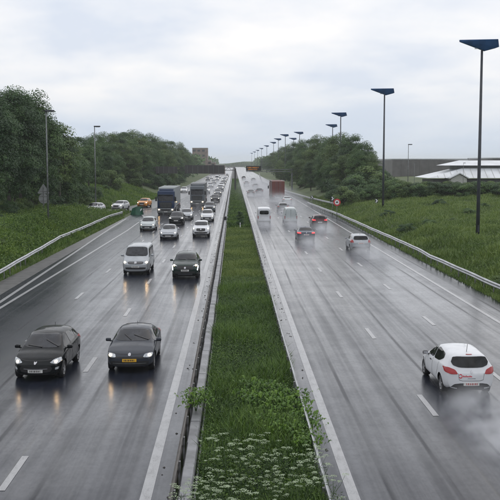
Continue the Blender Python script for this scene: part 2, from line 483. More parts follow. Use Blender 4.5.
g_ = sheet('ground', [(-3000, -200), (3000, -200), (3000, 4500), (-3000, 4500)], M['ground'], z=-0.30)
tag(g_, kind='structure')
ysL = np.concatenate([np.arange(20, 260, 2.0), np.arange(260, 700, 12.0), [900, 1500]])
t_ = grid_terrain('embankment', np.concatenate([[-120, -90, -70], np.arange(-60, -40, 2.0), np.arange(-40, -14.9, 0.7), [-14.9]]), ysL, h_left, M['ground']); tag(t_, kind='structure')
t_ = grid_terrain('grass_slope', np.concatenate([[14.6], np.arange(15.2, 42, 0.8), np.arange(42, 66, 3.0), [80, 120, 200]]), ysL, h_right, M['ground']); tag(t_, kind='structure')

def road_strip(name, x0, x1, mat, z):
    ys = np.concatenate([np.arange(YN, 300, 7.0), [400, 700, 1000, YF]])
    V = [(x, y, z) for y in ys for x in (x0, x1)]
    F = [(2 * k, 2 * k + 1, 2 * k + 3, 2 * k + 2) for k in range(len(ys) - 1)]
    return tag(obj(name, fast_mesh(name, V, F), mat), kind='structure')
road_l = road_strip('road_oncoming', -15.3, -1.42, M['road_l'], 0.0)
road_r = road_strip('road_leaving', 2.22, 14.9, M['road_r'], 0.0)
# rough dark shoulder beside the oncoming lanes
sh = [(-15.3, YN), (-13.6, YN), (-13.6, 40), (-14.1, 80), (-14.4, 118), (-15.3, 128)]
tag(sheet('shoulder_paving', sh, M['shoulder'], z=0.004), kind='structure')
# median soil
md = road_strip('median_ground', -1.0, 2.2, M['soil'], 0.03)
# exit ramp
rp = np.array(RAMP)
V, F = [], []
ys = np.arange(66, 262, 3.0)
for k, y in enumerate(ys):
    x, z = float(ramp_x(y)), float(ramp_z(y))
    sl = (float(ramp_x(y + 1)) - float(ramp_x(y - 1))) / 2
    nn = Vector((1, -sl, 0)).normalized() * 2.7
    V += [(x - nn.x, y - nn.y, z + 0.012), (x + nn.x, y + nn.y, z + 0.012)]
    if k: F.append((2 * k - 2, 2 * k - 1, 2 * k + 1, 2 * k))
tag(obj('exit_ramp', fast_mesh('exit_ramp', V, F), M['ramp']), kind='structure')

def strip_line(name, pts, w, parent, z=0.008):
    pts = [Vector((p[0], p[1], 0)) for p in pts]
    V, F = [], []
    for i, p in enumerate(pts):
        d = (pts[min(i + 1, len(pts) - 1)] - pts[max(i - 1, 0)]).normalized()
        n = Vector((d.y, -d.x, 0)) * w / 2
        V += [(p.x - n.x, p.y - n.y, z), (p.x + n.x, p.y + n.y, z)]
        if i: F.append((2 * i - 2, 2 * i - 1, 2 * i + 1, 2 * i))
    return obj(name, fast_mesh(name, V, F), M['line'], parent)
strip_line('edge_line', [(-2.07, YN), (-2.07, 60), (-2.07, 200), (-2.07, 900)], 0.27, road_l)
strip_line('edge_line', [(2.79, YN), (2.79, 60), (2.79, 200), (2.79, 900)], 0.27, road_r)
strip_line('edge_line', [(-12.6, YN), (-12.55, 50), (-12.35, 75), (-12.2, 105), (-12.5, 130), (-14.0, 139)], 0.2, road_l)
strip_line('edge_line', [(-13.0, YN), (-13.0, 48), (-13.35, 62), (-13.8, 80), (-14.2, 94), (-14.6, 110), (-14.9, 128)], 0.22, road_l)
strip_line('edge_line', [(-15.9, 215), (-15.2, 240), (-14.9, 900)], 0.2, road_l)
strip_line('edge_line', [(12.95, YN), (12.95, 200), (12.95, 900)], 0.2, road_r)
dash = None
def dashes(x, y0, n, parent, ln=2.6, step=12.5):
    global dash
    for k in range(n):
        if dash is None:
            dash = fast_mesh('lane_dash', [(-0.09, 0, 0), (0.09, 0, 0), (0.09, 2.6, 0), (-0.09, 2.6, 0)], [(0, 1, 2, 3)])
        obj('lane_dash', dash, M['line'], parent, (x, y0 + k * step, 0.008))
d1 = G(12, 474); d2 = G(82, 296); d3 = G(428, 405); d4 = G(427, 321)
dashes(-5.56, d1.y - 1.2 - 12.5, 45, road_l)
dashes(-9.05, (d2.y - 1.2) % 12.5, 45, road_l)
dashes(-12.9, 12.5 * 13 + (d2.y - 1.2) % 12.5, 12, road_l)
dashes(6.22, d3.y - 1.3 - 12.5, 45, road_r)
dashes(9.6, (d4.y - 1.2) % 12.5, 45, road_r)

# ------------------------------------------------------------------ median kerbs
def kerb_run(name, prof, y0, y1, unit, label, mat, ymax=1200):
    root = empty(name, (0, y0, 0)); tag(root, label, 'kerb')
    me = None
    y = y0
    while y < y1:
        if me is None:
            me = prism(prof, 'y', 0.006, unit - 0.006)
        o = obj('concrete_block', me, mat, root, (random.uniform(-.008, .008), y - y0, random.uniform(-.008, .006)))
        o.rotation_euler = (0, random.uniform(-.01, .01), random.uniform(-.002, .002))
        y += unit
    obj('far_run', prism(prof, 'y', y - y0, ymax), mat, root)
    return root
kerb_run('concrete_kerb', [(-1.28, -0.1), (-1.27, 0.34), (-1.24, 0.38), (-1.00, 0.38), (-0.97, 0.34), (-0.95, -0.1)], YN + 6, 150, 2.0,
         'broad pale concrete kerb dividing the median grass from the oncoming lanes', M['concrete'])
kerb_run('narrow_kerb', [(2.10, -0.1), (2.10, 0.04), (2.11, 0.06), (2.22, 0.06), (2.24, 0.04), (2.24, -0.1)], YN + 6, 150, 2.0,
         'narrow concrete kerb dividing the median grass from the lanes with spray', M['concrete'])
# wet dirt clods swept against the kerbs
def clods():
    V, F = [], []
    for side, xa, xb in ((0, -1.88, -1.48), (1, 2.30, 2.60)):
        y = 19.0
        while y < 200:
            y += random.uniform(0.3, 1.6) * (1 + y / 120)
            if y < 45 and random.random() < .6: continue
            for q in range(random.choice((1, 2, 3))):
                cx = random.uniform(xa, xb); r = random.uniform(0.012, 0.045); h = r * random.uniform(.4, .8)
                b = len(V); n = 6; a0 = random.random() * 6
                for k in range(n):
                    rr = r * random.uniform(.6, 1.4)
                    V.append((cx + rr * math.cos(a0 + k * 6.283 / n), y + q * .1 + 1.5 * rr * math.sin(a0 + k * 6.283 / n), 0.003))
                V.append((cx, y + q * .1, h + 0.006))
                for k in range(n): F.append((b + k, b + (k + 1) % n, b + n))
    return fast_mesh('dirt_clods', V, F)
tag(obj('dirt_clods', clods(), M['soil']), 'dark wet dirt clods swept against the median kerbs', 'dirt', kind='stuff')

# ------------------------------------------------------------------ steel guard rails
def w_profile():
    return [(0.0, 0.31), (0.03, 0.29), (0.075, 0.25), (0.075, 0.215), (0.02, 0.175), (0.02, 0.135), (0.075, 0.095), (0.075, 0.06), (0.03, 0.02), (0.0, 0.0)]
POST = box_mesh((0, 0, 0.33), (0.055, 0.10, 0.78))
SPACER = box_mesh((0, 0, 0.0), (0.10, 0.08, 0.14))
def resample(pts, step):
    pts = [Vector(p) for p in pts]; out = [pts[0]]; i = 0; cur = pts[0]
    for b in pts[1:]:
        while (b - cur).length > step:
            cur = cur + (b - cur).normalized() * step; out.append(cur.copy())
    out.append(pts[-1]); return out
def guard_rail(pts, side, label, gfn, step=2.0, top=0.76):
    """side=+1: beam face looks towards +x"""
    root = empty('guard_rail', pts[0]); tag(root, label, 'guard rail', 'steel guard rails')
    P = resample(pts, step); prof = w_profile()
    base = Vector(pts[0])
    V, F = [], []
    for i, p in enumerate(P):
        d = (P[min(i + 1, len(P) - 1)] - P[max(i - 1, 0)]); d.z = 0; d.normalize()
        n = Vector((d.y, -d.x, 0)) * (1 if (d.y * side) > 0 else -1)
        q = p - base
        sag = 0.012 * math.sin(i * 1.7) + 0.01 * math.sin(i * 0.6)
        for (a, z) in prof:
            V.append((q.x + n.x * (0.06 + a), q.y + n.y * (0.06 + a), q.z + top - 0.31 + z + sag))
        for (a, z) in reversed(prof):
            V.append((q.x + n.x * (0.052 + a), q.y + n.y * (0.052 + a), q.z + top - 0.31 + z + sag))
        k = 2 * len(prof)
        if i:
            for j in range(k):
                F.append(((i - 1) * k + j, (i - 1) * k + (j + 1) % k, i * k + (j + 1) % k, i * k + j))
        o = obj('post', POST, M['post_steel'], root, (q.x, q.y, q.z))
        if i % 2 == 0 and p.y < 160: obj('spacer', SPACER, M['post_steel'], root, (q.x + n.x * 0.04, q.y + n.y * 0.04, q.z + top - 0.16))
    obj('beam', fast_mesh('beam', V, F), M['steel'], root)
    return root
def median_rail(xc, face, top, label, mt):
    root = empty('median_guard_rail', (xc, 12, 0.0)); tag(root, label, 'guard rail', 'steel guard rails')
    prof = w_profile()
    ys = list(np.arange(0, 200, 2.0)) + [260, 400, 900]
    V, F = [], []
    for i, y in enumerate(ys):
        sag = 0.012 * math.sin(i * 1.3) + 0.01 * math.sin(i * 0.47); bow = 0.015 * math.sin(i * 0.31)
        for (a, z) in prof: V.append((face * (0.035 + a) + bow, y, top - 0.31 + z + sag))
        for (a, z) in reversed(prof): V.append((face * (0.027 + a) + bow, y, top - 0.31 + z + sag))
        k = 2 * len(prof)
        if i:
            for j_ in range(k): F.append(((i - 1) * k + j_, (i - 1) * k + (j_ + 1) % k, i * k + (j_ + 1) % k, i * k + j_))
    obj('beam', fast_mesh('beam', V, F), mt, root)
    for y in ys[:100]: obj('post', POST, M['post_steel'], root, (0, y, top - 0.76))
    return root
median_rail(-1.345, -1, 0.56, 'dark weathered steel guard rail against the concrete kerb beside the oncoming lanes', M['rust_steel'])
median_rail(1.99, 1, 0.60, 'thin overgrown steel guard rail between median grass and the spray lanes', M['steel'])
tag(obj('edge_strip', prism([(-0.92, -0.05), (-0.92, 0.26), (-0.90, 0.27), (-0.875, 0.26), (-0.875, -0.05)], 'y', 12, 400), M['concrete']),
    'thin pale edging strip between the concrete kerb and the median grass', 'edging')
def gl(px, py, zt=0.76): v = G(px, py, zt); return v
L = [gl(0, 269.5), gl(60, 235.5), gl(90, 223.5), gl(108, 215.5), gl(122, 211.5)]
railL = [(L[0].x + 0.35, 20, 0)] + [(v.x, v.y, 0.03) for v in L]
guard_rail(railL, 1, 'long steel guard rail below the green bank beside the oncoming lanes', h_left)
RR = [gl(500, 284), gl(462, 267.5), gl(430, 254), gl(418, 247), gl(405, 241.5), gl(370, 226.5), gl(340, 213.5), gl(308, 202)]
railR = [(RR[0].x + .25, 20, 0), (RR[0].x + .1, 40, 0)] + [(v.x, v.y, 0) for v in RR]
guard_rail(railR, -1, 'long steel guard rail with a kink along the foot of the open grass slope', h_right)
R2 = [gl(335, 202.5, 0.9), gl(310, 197, 0.9), gl(285, 190, 0.9), gl(262, 181, 0.9)]
guard_rail([(v.x, v.y, 0.1) for v in R2] + [(16.3, 600, 0.1)], -1, 'far steel guard rail below the tree row, behind the chevron markers', h_right, step=4.0)

# ------------------------------------------------------------------ street lamps
def big_lamp():
    root = empty('street_lamp'); H = 16.2
    obj('pole', tube_mesh([(0, 0, -0.4), (0, 0, 6), (0, 0, H)], [0.17, 0.145, 0.10], 12), M['lamp_pole'], root)
    bm = bmesh.new(); add_tube(bm, [(0, 0, 0.0), (0, 0, 0.08)], 0.27, 12); add_box(bm, (0, -0.165, 1.1), (0.14, 0.03, 0.6), 0.01)
    obj('base_plate', bm_mesh(bm), M['lamp_pole'], root)
    # wing: flat deck on top, keel below, long thin tip towards the road
    top = [(-1.95, -0.10), (-1.95, 0.10), (1.15, 0.75), (1.15, -0.75)]
    bm = bmesh.new()
    zt = H + 0.86
    tv = [bm.verts.new((x, y, zt)) for x, y in top]
    lo = [bm.verts.new((-1.93, -0.09, zt - 0.16)), bm.verts.new((-1.93, 0.09, zt - 0.16)), bm.verts.new((1.30, 0.55, zt - 0.62)), bm.verts.new((1.30, -0.55, zt - 0.62))]
    kf, kb = bm.verts.new((0.22, -0.16, H + 0.0 - 0.06)), bm.verts.new((0.22, 0.16, H - 0.06))
    bm.faces.new(tv)
    bm.faces.new((tv[0], tv[3], lo[3], kf, lo[0])); bm.faces.new((tv[1], tv[2], lo[2], kb, lo[1]))
    bm.faces.new((tv[0], tv[1], lo[1], lo[0])); bm.faces.new((tv[2], tv[3], lo[3], lo[2]))
    bm.faces.new((lo[0], lo[1], kb, kf)); bm.faces.new((lo[2], lo[3], kf, kb))
    bmesh.ops.bevel(bm, geom=bm.edges[:], offset=0.018, segments=1, affect='EDGES')
    head = obj('lamp_head', bm_mesh(bm), M['lamp_blue'], root)
    bm = bmesh.new(); add_box(bm, (-0.55, 0, H + 0.20), (0.7, 0.22, 0.12), 0.02, Matrix.Rotation(R(17), 3, 'Y') @ Matrix.Identity(3))
    for v in bm.verts: pass
    obj('lamp_glass', box_mesh((-0.35, 0, H + 0.155), (0.55, 0.2, 0.07), 0.015), M['lens'], head); bm.free()
    return root
bl = big_lamp()
lamps = [(21.0, 79, 1.0, 'first tall lamp post with blue wing head, bare grass at its foot'),
         (21.2, 131, 1.0, 'second tall lamp post with blue wing head along the grass slope'),
         (22.3, 194, 1.0, 'tall lamp post with blue wing head rising beside the round tree edge'),
         (27.0, 254, 1.0, 'tall lamp post with blue wing head rising out of the tree crowns')]
for Y, X in ((311, 22.0), (338, 18.7), (389, 25.0), (397, 19.0), (468, 20.0), (564, 20.0), (672, 20.0), (780, 20.0), (900, 20.0), (1040, 20.0)):
    lamps.append((X, Y, 0.8, 'distant lamp post with dark wing head in the row above the trees'))
for i, (x, y, z, lb) in enumerate(lamps):
    o = bl if i == 0 else copy_tree(bl)
    o.location = (x, y, z); o.rotation_euler = (0, 0, R(random.uniform(-4, 4) - (8 if i > 1 else 0)))
    tag(o, lb, 'street lamp', 'tall lamp posts with wing heads')
def small_lamp(h):
    root = empty('small_street_lamp')
    obj('pole', tube_mesh([(0, 0, -0.5), (0, 0, h * .5), (0, 0, h)], [0.10, 0.085, 0.06], 8), M['grey_pole'], root)
    bm = bmesh.new(); add_box(bm, (0.38, 0, h + 0.02), (0.95, 0.34, 0.17), 0.05)
    hd = obj('lamp_head', bm_mesh(bm), M['lamp_pole'], root)
    obj('lamp_glass', box_mesh((0.45, 0, h - 0.085), (0.6, 0.24, 0.04), 0.01), M['lens'], hd)
    return root
sl = small_lamp(11.5)
def place_small(first, px, py, Y, lb, sc=1.0, h=11.5):
    o = sl if first else copy_tree(sl)
    v = AT(px, py, Y)
    o.location = (v.x, Y, v.z - h * sc); o.scale = (sc, sc, sc)
    tag(o, lb, 'street lamp', 'slim lamp posts with flat heads')
place_small(True, 46, 111, 96, 'slim lamp post with flat head before the tallest dark trees')
place_small(False, 94.5, 126.5, 138, 'slim lamp post with flat head before the lower far trees')
place_small(False, 122, 151, 215, 'slim faint lamp post standing before the woods near the sign gantry')
place_small(False, 408.5, 144.5, 190, 'slim lamp post with flat head before the long grey warehouse', 0.9)
place_small(False, 414.5, 163, 200, 'short thin lamp post beside the long grey warehouse wall', 0.5)
place_small(False, 463.5, 163, 185, 'short thin lamp post in front of the white roof', 0.5)

# ------------------------------------------------------------------ sign gantries
GY = 250.0
gt = empty('sign_gantry', (0, GY, 0)); tag(gt, 'wide grey sign gantry seen from behind over the oncoming lanes', 'gantry')
xl, xr = AT(148, 170, GY).x, 0.35
for x in (xl, xr):
    obj('gantry_leg', box_mesh((x, 0, 2.95), (0.45, 0.5, 6.3), 0.03), M['gantry_dark'], gt)
bm = bmesh.new()
for dy in (-0.5, 0.5):
    for z in (5.55, 6.35): add_tube(bm, [(xl, dy, z), (xr, dy, z)], 0.075, 6)
n = 26
for k in range(n):
    a = xl + (xr - xl) * k / n; b = xl + (xr - xl) * (k + 1) / n
    for dy in (-0.5, 0.5): add_tube(bm, [(a, dy, 5.55 if k % 2 else 6.35), (b, dy, 6.35 if k % 2 else 5.55)], 0.045, 5)
obj('truss', bm_mesh(bm), M['gantry_dark'], gt)
for a, b, z0, z1 in ((-21.0, -15.2, 4.75, 6.6), (-13.2, -2.6, 4.7, 6.95)):
    pn = obj('sign_panel', box_mesh(((a + b) / 2, -0.62, (z0 + z1) / 2), (b - a, 0.08, z1 - z0), 0.01), M['gantry_dark'], gt)
    for k in range(int((b - a) / 1.4)):
        obj('stiffener', box_mesh((a + 0.7 + k * 1.4, -0.70, (z0 + z1) / 2), (0.08, 0.07, z1 - z0 - 0.2)), M['grey_pole'], pn)

vg = empty('message_gantry', (0, 255, 0)); tag(vg, 'cantilever gantry with amber message board over the lanes with spray', 'gantry')
obj('gantry_leg', box_mesh((16.0, 0, 2.9), (0.45, 0.45, 6.2), 0.03), M['grey_pole'], vg)
bm = bmesh.new()
for z in (5.15, 5.75): add_tube(bm, [(3.4, 0, z), (16.2, 0, z)], 0.09, 6)
for k in range(12): add_tube(bm, [(3.4 + k * 1.06, 0, 5.15), (3.93 + k * 1.06, 0, 5.75), (4.46 + k * 1.06, 0, 5.15)], 0.045, 5)
obj('truss', bm_mesh(bm), M['grey_pole'], vg)
a, b = AT(246, 168, 255), AT(261, 168, 255)
bd = obj('message_board', box_mesh(((a.x + b.x) / 2, -0.35, 6.05), (b.x - a.x, 0.4, 1.40), 0.03), M['black'], vg)
for r_, (q0, q1) in enumerate(((0.12, 0.86), (0.16, 0.74))):
    bm = bmesh.new()
    x = a.x + (b.x - a.x) * q0
    while x < a.x + (b.x - a.x) * q1:
        hgt = random.choice((0.22, 0.3, 0.3)); 
        add_box(bm, (x, -0.565, 6.3 - r_ * 0.5), (0.13, 0.02, hgt)); x += random.choice((0.19, 0.19, 0.24, 0.34))
    obj('lit_text', bm_mesh(bm), M['amber'], bd)

# ------------------------------------------------------------------ signs
v = AT(43.5, 194, 104)
zb = float(h_left(v.x, 104))
sg = empty('road_sign', (v.x, 104, zb)); tag(sg, 'grey backs of a triangular sign above a round sign, on one post', 'road sign')
zc = AT(43.5, 198.6, 104).z - zb; zt = AT(43.5, 193.6, 104).z - zb
obj('post', tube_mesh([(0, 0.05, -0.3), (0, 0.05, zt + 0.75)], 0.045, 8), M['grey_pole'], sg)
obj('round_plate', tube_mesh([(0, -0.01, zc), (0, 0.012, zc)], 0.56, 28, False), M['sign_back'], sg)
tri = [(-0.58, zt), (0.58, zt), (0.66, zt + 0.06), (0.06, zt + 1.06), (-0.06, zt + 1.06), (-0.66, zt + 0.06)]
obj('triangular_plate', prism(tri, 'y', -0.012, 0.012), M['sign_back'], sg)
bm = bmesh.new(); add_box(bm, (0, -0.035, zc + .25), (0.9, 0.03, 0.05)); add_box(bm, (0, -0.035, zc - .25), (0.9, 0.03, 0.05)); add_box(bm, (0, -0.035, zt + .25), (0.8, 0.03, 0.05)); add_box(bm, (0, -0.05, (zc + zt) / 2), (0.10, 0.05, 2.0))
obj('bracket', bm_mesh(bm), M['post_steel'], sg)

v = AT(337, 202.3, 128)
zb = float(h_right(v.x, 128))
sg = empty('round_road_sign', (v.x, 128, zb)); tag(sg, 'round red-rimmed white sign with dark centre, by the guard rail end', 'road sign')
zc = v.z - zb
obj('post', tube_mesh([(0, 0.06, -0.3), (0, 0.06, zc + 0.3)], 0.04, 8), M['grey_pole'], sg)
f = obj('sign_face', tube_mesh([(0, 0.0, zc), (0, 0.02, zc)], 0.50, 30, False), M['sign_red'], sg)
obj('white_field', tube_mesh([(0, -0.006, zc), (0, 0.012, zc)], 0.32, 28, False), M['white'], f)
obj('dark_symbol', prism([(-0.15, zc - 0.08), (0.15, zc - 0.08), (0.15, zc + 0.02), (0.08, zc + 0.12), (-0.08, zc + 0.12), (-0.15, zc + 0.02)], 'y', -0.014, 0.0), M['ink'], f)
def chevron(px, py, Y, lb):
    v = AT(px, py, Y); zb = float(h_right(v.x, Y))
    o = empty('chevron_marker', (v.x, Y, zb)); tag(o, lb, 'marker', 'chevron markers beside the far guard rail')
    z = max(v.z - zb, 0.8)
    obj('post', tube_mesh([(0, 0.05, -0.2), (0, 0.05, z)], 0.04, 6), M['grey_pole'], o)
    pl = obj('plate', box_mesh((0, 0, z), (0.44, 0.03, 0.56)), M['lamp_pole'], o)
    obj('arrow', prism([(-0.18, z + 0.24), (0.0, z + 0.24), (0.19, z), (0.0, z - 0.24), (-0.18, z - 0.24), (0.01, z)], 'y', -0.03, -0.018), M['white'], pl)
chevron(312, 197.3, 160, 'white arrow chevron marker by the bend of the far guard rail')
chevron(332.5, 198.6, 135, 'white arrow chevron marker beside the red-rimmed round sign')
chevron(376.5, 200.8, 135, 'white arrow chevron marker alone on the open grass slope')

# green gore nose where the exit splits off
gp = G(136.5, 214.6)
gn = empty('gore_nose', (gp.x, gp.y, 0)); tag(gn, 'dark green rounded gore nose with white chevrons at the exit split', 'gore marker')
bm = bmesh.new()
prof = []
for k in range(13):
    a_ = -math.pi / 2 + math.pi * k / 12
    prof.append((math.sin(a_) * 0.95, -math.cos(a_) * 0.85))
lo = [bm.verts.new((x, y, -0.05)) for x, y in prof] + [bm.verts.new((0.95, 1.3, -0.05)), bm.verts.new((-0.95, 1.3, -0.05))]
up = [bm.verts.new((x * 0.82 + .12, y * 0.8 + 0.12, 1.25 - 0.35 * (x < 0) * abs(x))) for x, y in prof] + [bm.verts.new((0.8, 1.2, 0.75)), bm.verts.new((-0.8, 1.2, 0.5))]
nv = len(lo)
for k in range(nv): bm.faces.new((lo[k], lo[(k + 1) % nv], up[(k + 1) % nv], up[k]))
bm.faces.new(up)
obj('nose_body', bm_mesh(bm, smooth=False), M['green_nose'], gn)
obj('white_chevron', prism([(0.62, 0.5), (0.86, 0.75), (0.86, 1.0), (0.6, 0.78)], 'y', -0.62, -0.55), M['white'], gn)

# ------------------------------------------------------------------ buildings
def poly_mesh(V, F): 
    me = bpy.data.meshes.new('mesh'); me.from_pydata(V, [], F); me.update(); return me
def hip(cx, cy, a, b, z0, ra, rb, z1):
    V = [(cx - a, cy - b, z0), (cx + a, cy - b, z0), (cx + a, cy + b, z0), (cx - a, cy + b, z0), (cx - ra, cy - rb, z1), (cx + ra, cy - rb, z1), (cx + ra, cy + rb, z1), (cx - ra, cy + rb, z1)]
    F = [(0, 1, 5, 4), (1, 2, 6, 5), (2, 3, 7, 6), (3, 0, 4, 7), (4, 5, 6, 7), (3, 2, 1, 0)]
    return poly_mesh(V, F)
BY = 205.0
c0 = AT(428, 178, BY); c1 = AT(450, 168, BY); c2 = AT(468, 161.5, BY)
wb = empty('hall', (0, BY, 0)); tag(wb, 'low hall with two-tier white metal roof behind the hedge', 'building')
cx = 65.0
hw = cx - c0.x
obj('wall', box_mesh((cx, 7.5, c0.z / 2 - .3), (2 * hw - 3, 12.3, c0.z - 0.2)), M['dark_wall'], wb)
lr = obj('lower_roof', hip(cx, 7.5, hw, 8.0, c0.z, hw * 0.62, 4.4, c1.z - 0.1), M['roof_white'], wb)
obj('clerestory', box_mesh((cx, 7.5, (c1.z) + 0.1), (2 * (cx - c1.x) - 5.0, 7.8, 0.9)), M['dark_wall'], wb)
ur = obj('upper_roof', hip(cx, 7.5, cx - c1.x + 0.4, 4.9, c1.z + 0.55, cx - c2.x, 0.8, c2.z + .25), M['roof_white'], wb)
for k in range(26):
    x = cx - hw * 0.9 + k * hw * 1.8 / 25
    t0 = min(1, (hw - abs(x - cx)) / (hw * 0.38))
    obj('roof_seam', poly_mesh([(x - .05, -0.5, c0.z + 0.05), (x + .05, -0.5, c0.z + 0.05), (x + .05, -0.5 + 3.6 * t0, c0.z + 0.05 + (c1.z - .1 - c0.z) * t0), (x - .05, -0.5 + 3.6 * t0, c0.z + .05 + (c1.z - .1 - c0.z) * t0)], [(0, 1, 2, 3)]), M['cream'], lr)
ga, gb = AT(447, 178.5, BY), AT(466, 178.5, BY); gtp = AT(457, 173.5, BY)
pc = obj('porch', prism([(ga.x + .4, -0.3), (gb.x - .4, -0.3), (gb.x - .4, ga.z), (gtp.x, gtp.z - .15), (ga.x + .4, ga.z)], 'y', -2.4, 4.0), M['cream'], wb)
obj('porch_roof', prism([(ga.x, ga.z), (gtp.x, gtp.z), (gb.x, gb.z), (gb.x, gb.z + .22), (gtp.x, gtp.z + .25), (ga.x, ga.z + .22)], 'y', -2.8, 5.0), M['roof_white'], wb)
for k in range(9):
    x = c0.x + 2 + k * 4.3
    if ga.x - 1 < x < gb.x + 1: continue
    w_ = obj('window', box_mesh((x, 1.38, 2.6), (2.2, 0.14, 1.5)), M['cream'], wb)
    obj('pane', box_mesh((x, 1.32, 2.6), (2.0, 0.1, 1.3)), M['pane'], w_)
def shed(name, px0, px1, py, Y, depth, label, mat):
    a, b = AT(px0, py, Y), AT(px1, py, Y)
    o = empty(name, ((a.x + b.x) / 2, Y, 0)); tag(o, label, 'building')
    w = b.x - a.x
    obj('wall', box_mesh((0, depth / 2, a.z / 2 - .5), (w, depth, a.z + 1)), mat, o)
    obj('parapet', box_mesh((0, depth / 2, a.z + 0.25), (w + .3, depth + .3, 0.3)), M['sign_back'], o)
    for k in range(int(w / 3) - 1):
        obj('cladding_rib', box_mesh((-w / 2 + 3 + k * 3, -0.05, a.z / 2 - .2), (0.18, 0.12, a.z - 0.4)), mat, o)
    return o
shed('warehouse', 392.5, 468, 160, 300, 40, 'long flat grey warehouse behind the white-roofed hall', M['clad'])
shed('grey_block', 493, 540, 159, 280, 30, 'grey flat-roofed block beyond the end of the white-roofed hall', M['clad'])
# stepped brown building far beyond the gantry
TY = 620.0
tb = empty('stepped_building', (0, TY, 0)); tag(tb, 'brown stepped multi-storey building far beyond the sign gantry', 'building')
steps = [(192.3, 207.5, 148.2), (207.5, 211, 160.5), (211, 215.5, 162.5), (215.5, 225, 165.2), (150, 192.3, 160.0)]
for k, (a, b, t) in enumerate(steps):
    p, q = AT(a, t, TY), AT(b, t, TY)
    wl = obj('wall', box_mesh(((p.x + q.x) / 2, 8 + k * 0.5, p.z / 2), (q.x - p.x, 16, p.z)), M['brick_wall'], tb)
    obj('parapet', box_mesh(((p.x + q.x) / 2, 8 + k * .5, p.z + 0.15), (q.x - p.x + .2, 16.3, 0.3)), M['cream'], wl)
    for fl in range(int(p.z / 3.3)):
        wz = p.z - 1.6 - fl * 3.3
        for c in range(max(1, int((q.x - p.x) / 2.6))):
            obj('window', box_mesh((p.x + 1.3 + c * (q.x - p.x - 1) / max(1, int((q.x - p.x) / 2.6)), k * .5 - 0.04, wz), (1.7, 0.1, 1.3)), M['pane'], wl)
# ------------------------------------------------------------------ vegetation
def unit(v): return v / np.maximum(np.linalg.norm(v, axis=-1, keepdims=True), 1e-9)
def leaf_quads(c, nrm, size, tint, aspect=0.6):
    """one bent leaf (2 tris sharing a mid rib) per centre"""
    n = len(c)
    t = unit(np.cross(nrm, rng.normal(size=(n, 3)))); b = np.cross(nrm, t)
    s = size[:, None]
    p0 = c - t * s; p2 = c + t * s
    p1 = c + b * s * aspect - nrm * s * 0.18; p3 = c - b * s * aspect - nrm * s * 0.18
    V = np.stack([p0, p1, p2, p3], 1).reshape(-1, 3)
    F = np.arange(4 * n).reshape(n, 4)
    return V, F, np.repeat(tint, 4)

def crown_mesh(seed, rx, rz, zc, nclump, per, leaf, clr=(0.9, 1.5), shape=1.0):
    g = np.random.default_rng(seed)
    C, Rr = [], []
    while len(C) < nclump:
        p = g.uniform(-1, 1, 3)
        r = np.linalg.norm(p)
        if r > 1 or r < 0.35 + 0.3 * g.random(): continue
        w = 1.0 - 0.35 * max(0, p[2]) ** 2 * shape
        C.append((p[0] * rx * w, p[1] * rx * w, zc + p[2] * rz)); Rr.append(g.uniform(*clr))
    C = np.array(C); Rr = np.array(Rr)
    idx = np.repeat(np.arange(nclump), per)
    d = unit(g.normal(size=(len(idx), 3)))
    d[:, 2] = np.where(d[:, 2] < -0.35, -d[:, 2], d[:, 2]); d = unit(d)
    rad = Rr[idx] * (0.35 + 0.75 * g.random(len(idx)) ** 0.6)
    P = C[idx] + d * rad[:, None] * np.array([1.15, 1.15, 0.8])
    cen = np.array([0, 0, zc - 0.2 * rz])
    nr = unit(d * 0.9 + unit(P - cen) * 0.5 + np.array([0, 0, 0.45]) + g.normal(size=d.shape) * 0.55)
    tint = np.clip(g.uniform(0.1, 0.9, nclump)[idx] * 0.7 + g.random(len(idx)) * 0.4, 0, 1)
    V, F, T = leaf_quads(P, nr, leaf * g.uniform(0.6, 1.35, len(idx)), tint)
    return fast_mesh('crown', V, F, T), C
def tree_proto(seed, H, rx, leafmat, nclump=70, per=150, leaf=0.2, low=0.10):
    g = random.Random(seed)
    root = empty('tree')
    rz = H * (1 - low) / 2; zc = H - rz
    me, C = crown_mesh(seed, rx, rz * 0.93, zc, nclump, per, leaf, (0.8, 1.0 + rx * 0.17))
    bm = bmesh.new()
    tp = [(0, 0, -0.8)]; x = y = 0
    for k in range(1, 7):
        x += g.uniform(-.15, .15); y += g.uniform(-.15, .15); tp.append((x, y, H * 0.82 * k / 6))
    add_tube(bm, tp, [0.030 * H * (1 - 0.13 * k) * (1.25 if k == 0 else 1) * 0.55 for k in range(7)], 8)
    for c in C[:: max(1, len(C) // 16)]:
        k = g.randint(2, 5); a = Vector(tp[k]); b = Vector(c)
        add_tube(bm, [a, a.lerp(b, .5) + Vector((0, 0, g.uniform(0, .5))), b], [0.055, 0.035, 0.012], 5)
    obj('trunk', bm_mesh(bm, 'trunk', True), M['bark'], root)
    obj('crown', me, leafmat, root)
    return root
protos = [tree_proto(11, 16.0, 4.2, M['leaf_a'], 105, 330, 0.135), tree_proto(12, 15.0, 3.6, M['leaf_b'], 88, 330, 0.13),
          tree_proto(13, 13.5, 4.4, M['leaf_c'], 95, 320, 0.14), tree_proto(14, 16.5, 3.0, M['leaf_a'], 80, 330, 0.125, 0.06),
          tree_proto(15, 12.0, 3.2, M['leaf_b'], 66, 330, 0.135, 0.05), tree_proto(16, 11.5, 2.3, M['leaf_c'], 38, 200, 0.12, 0.3)]
used = set()
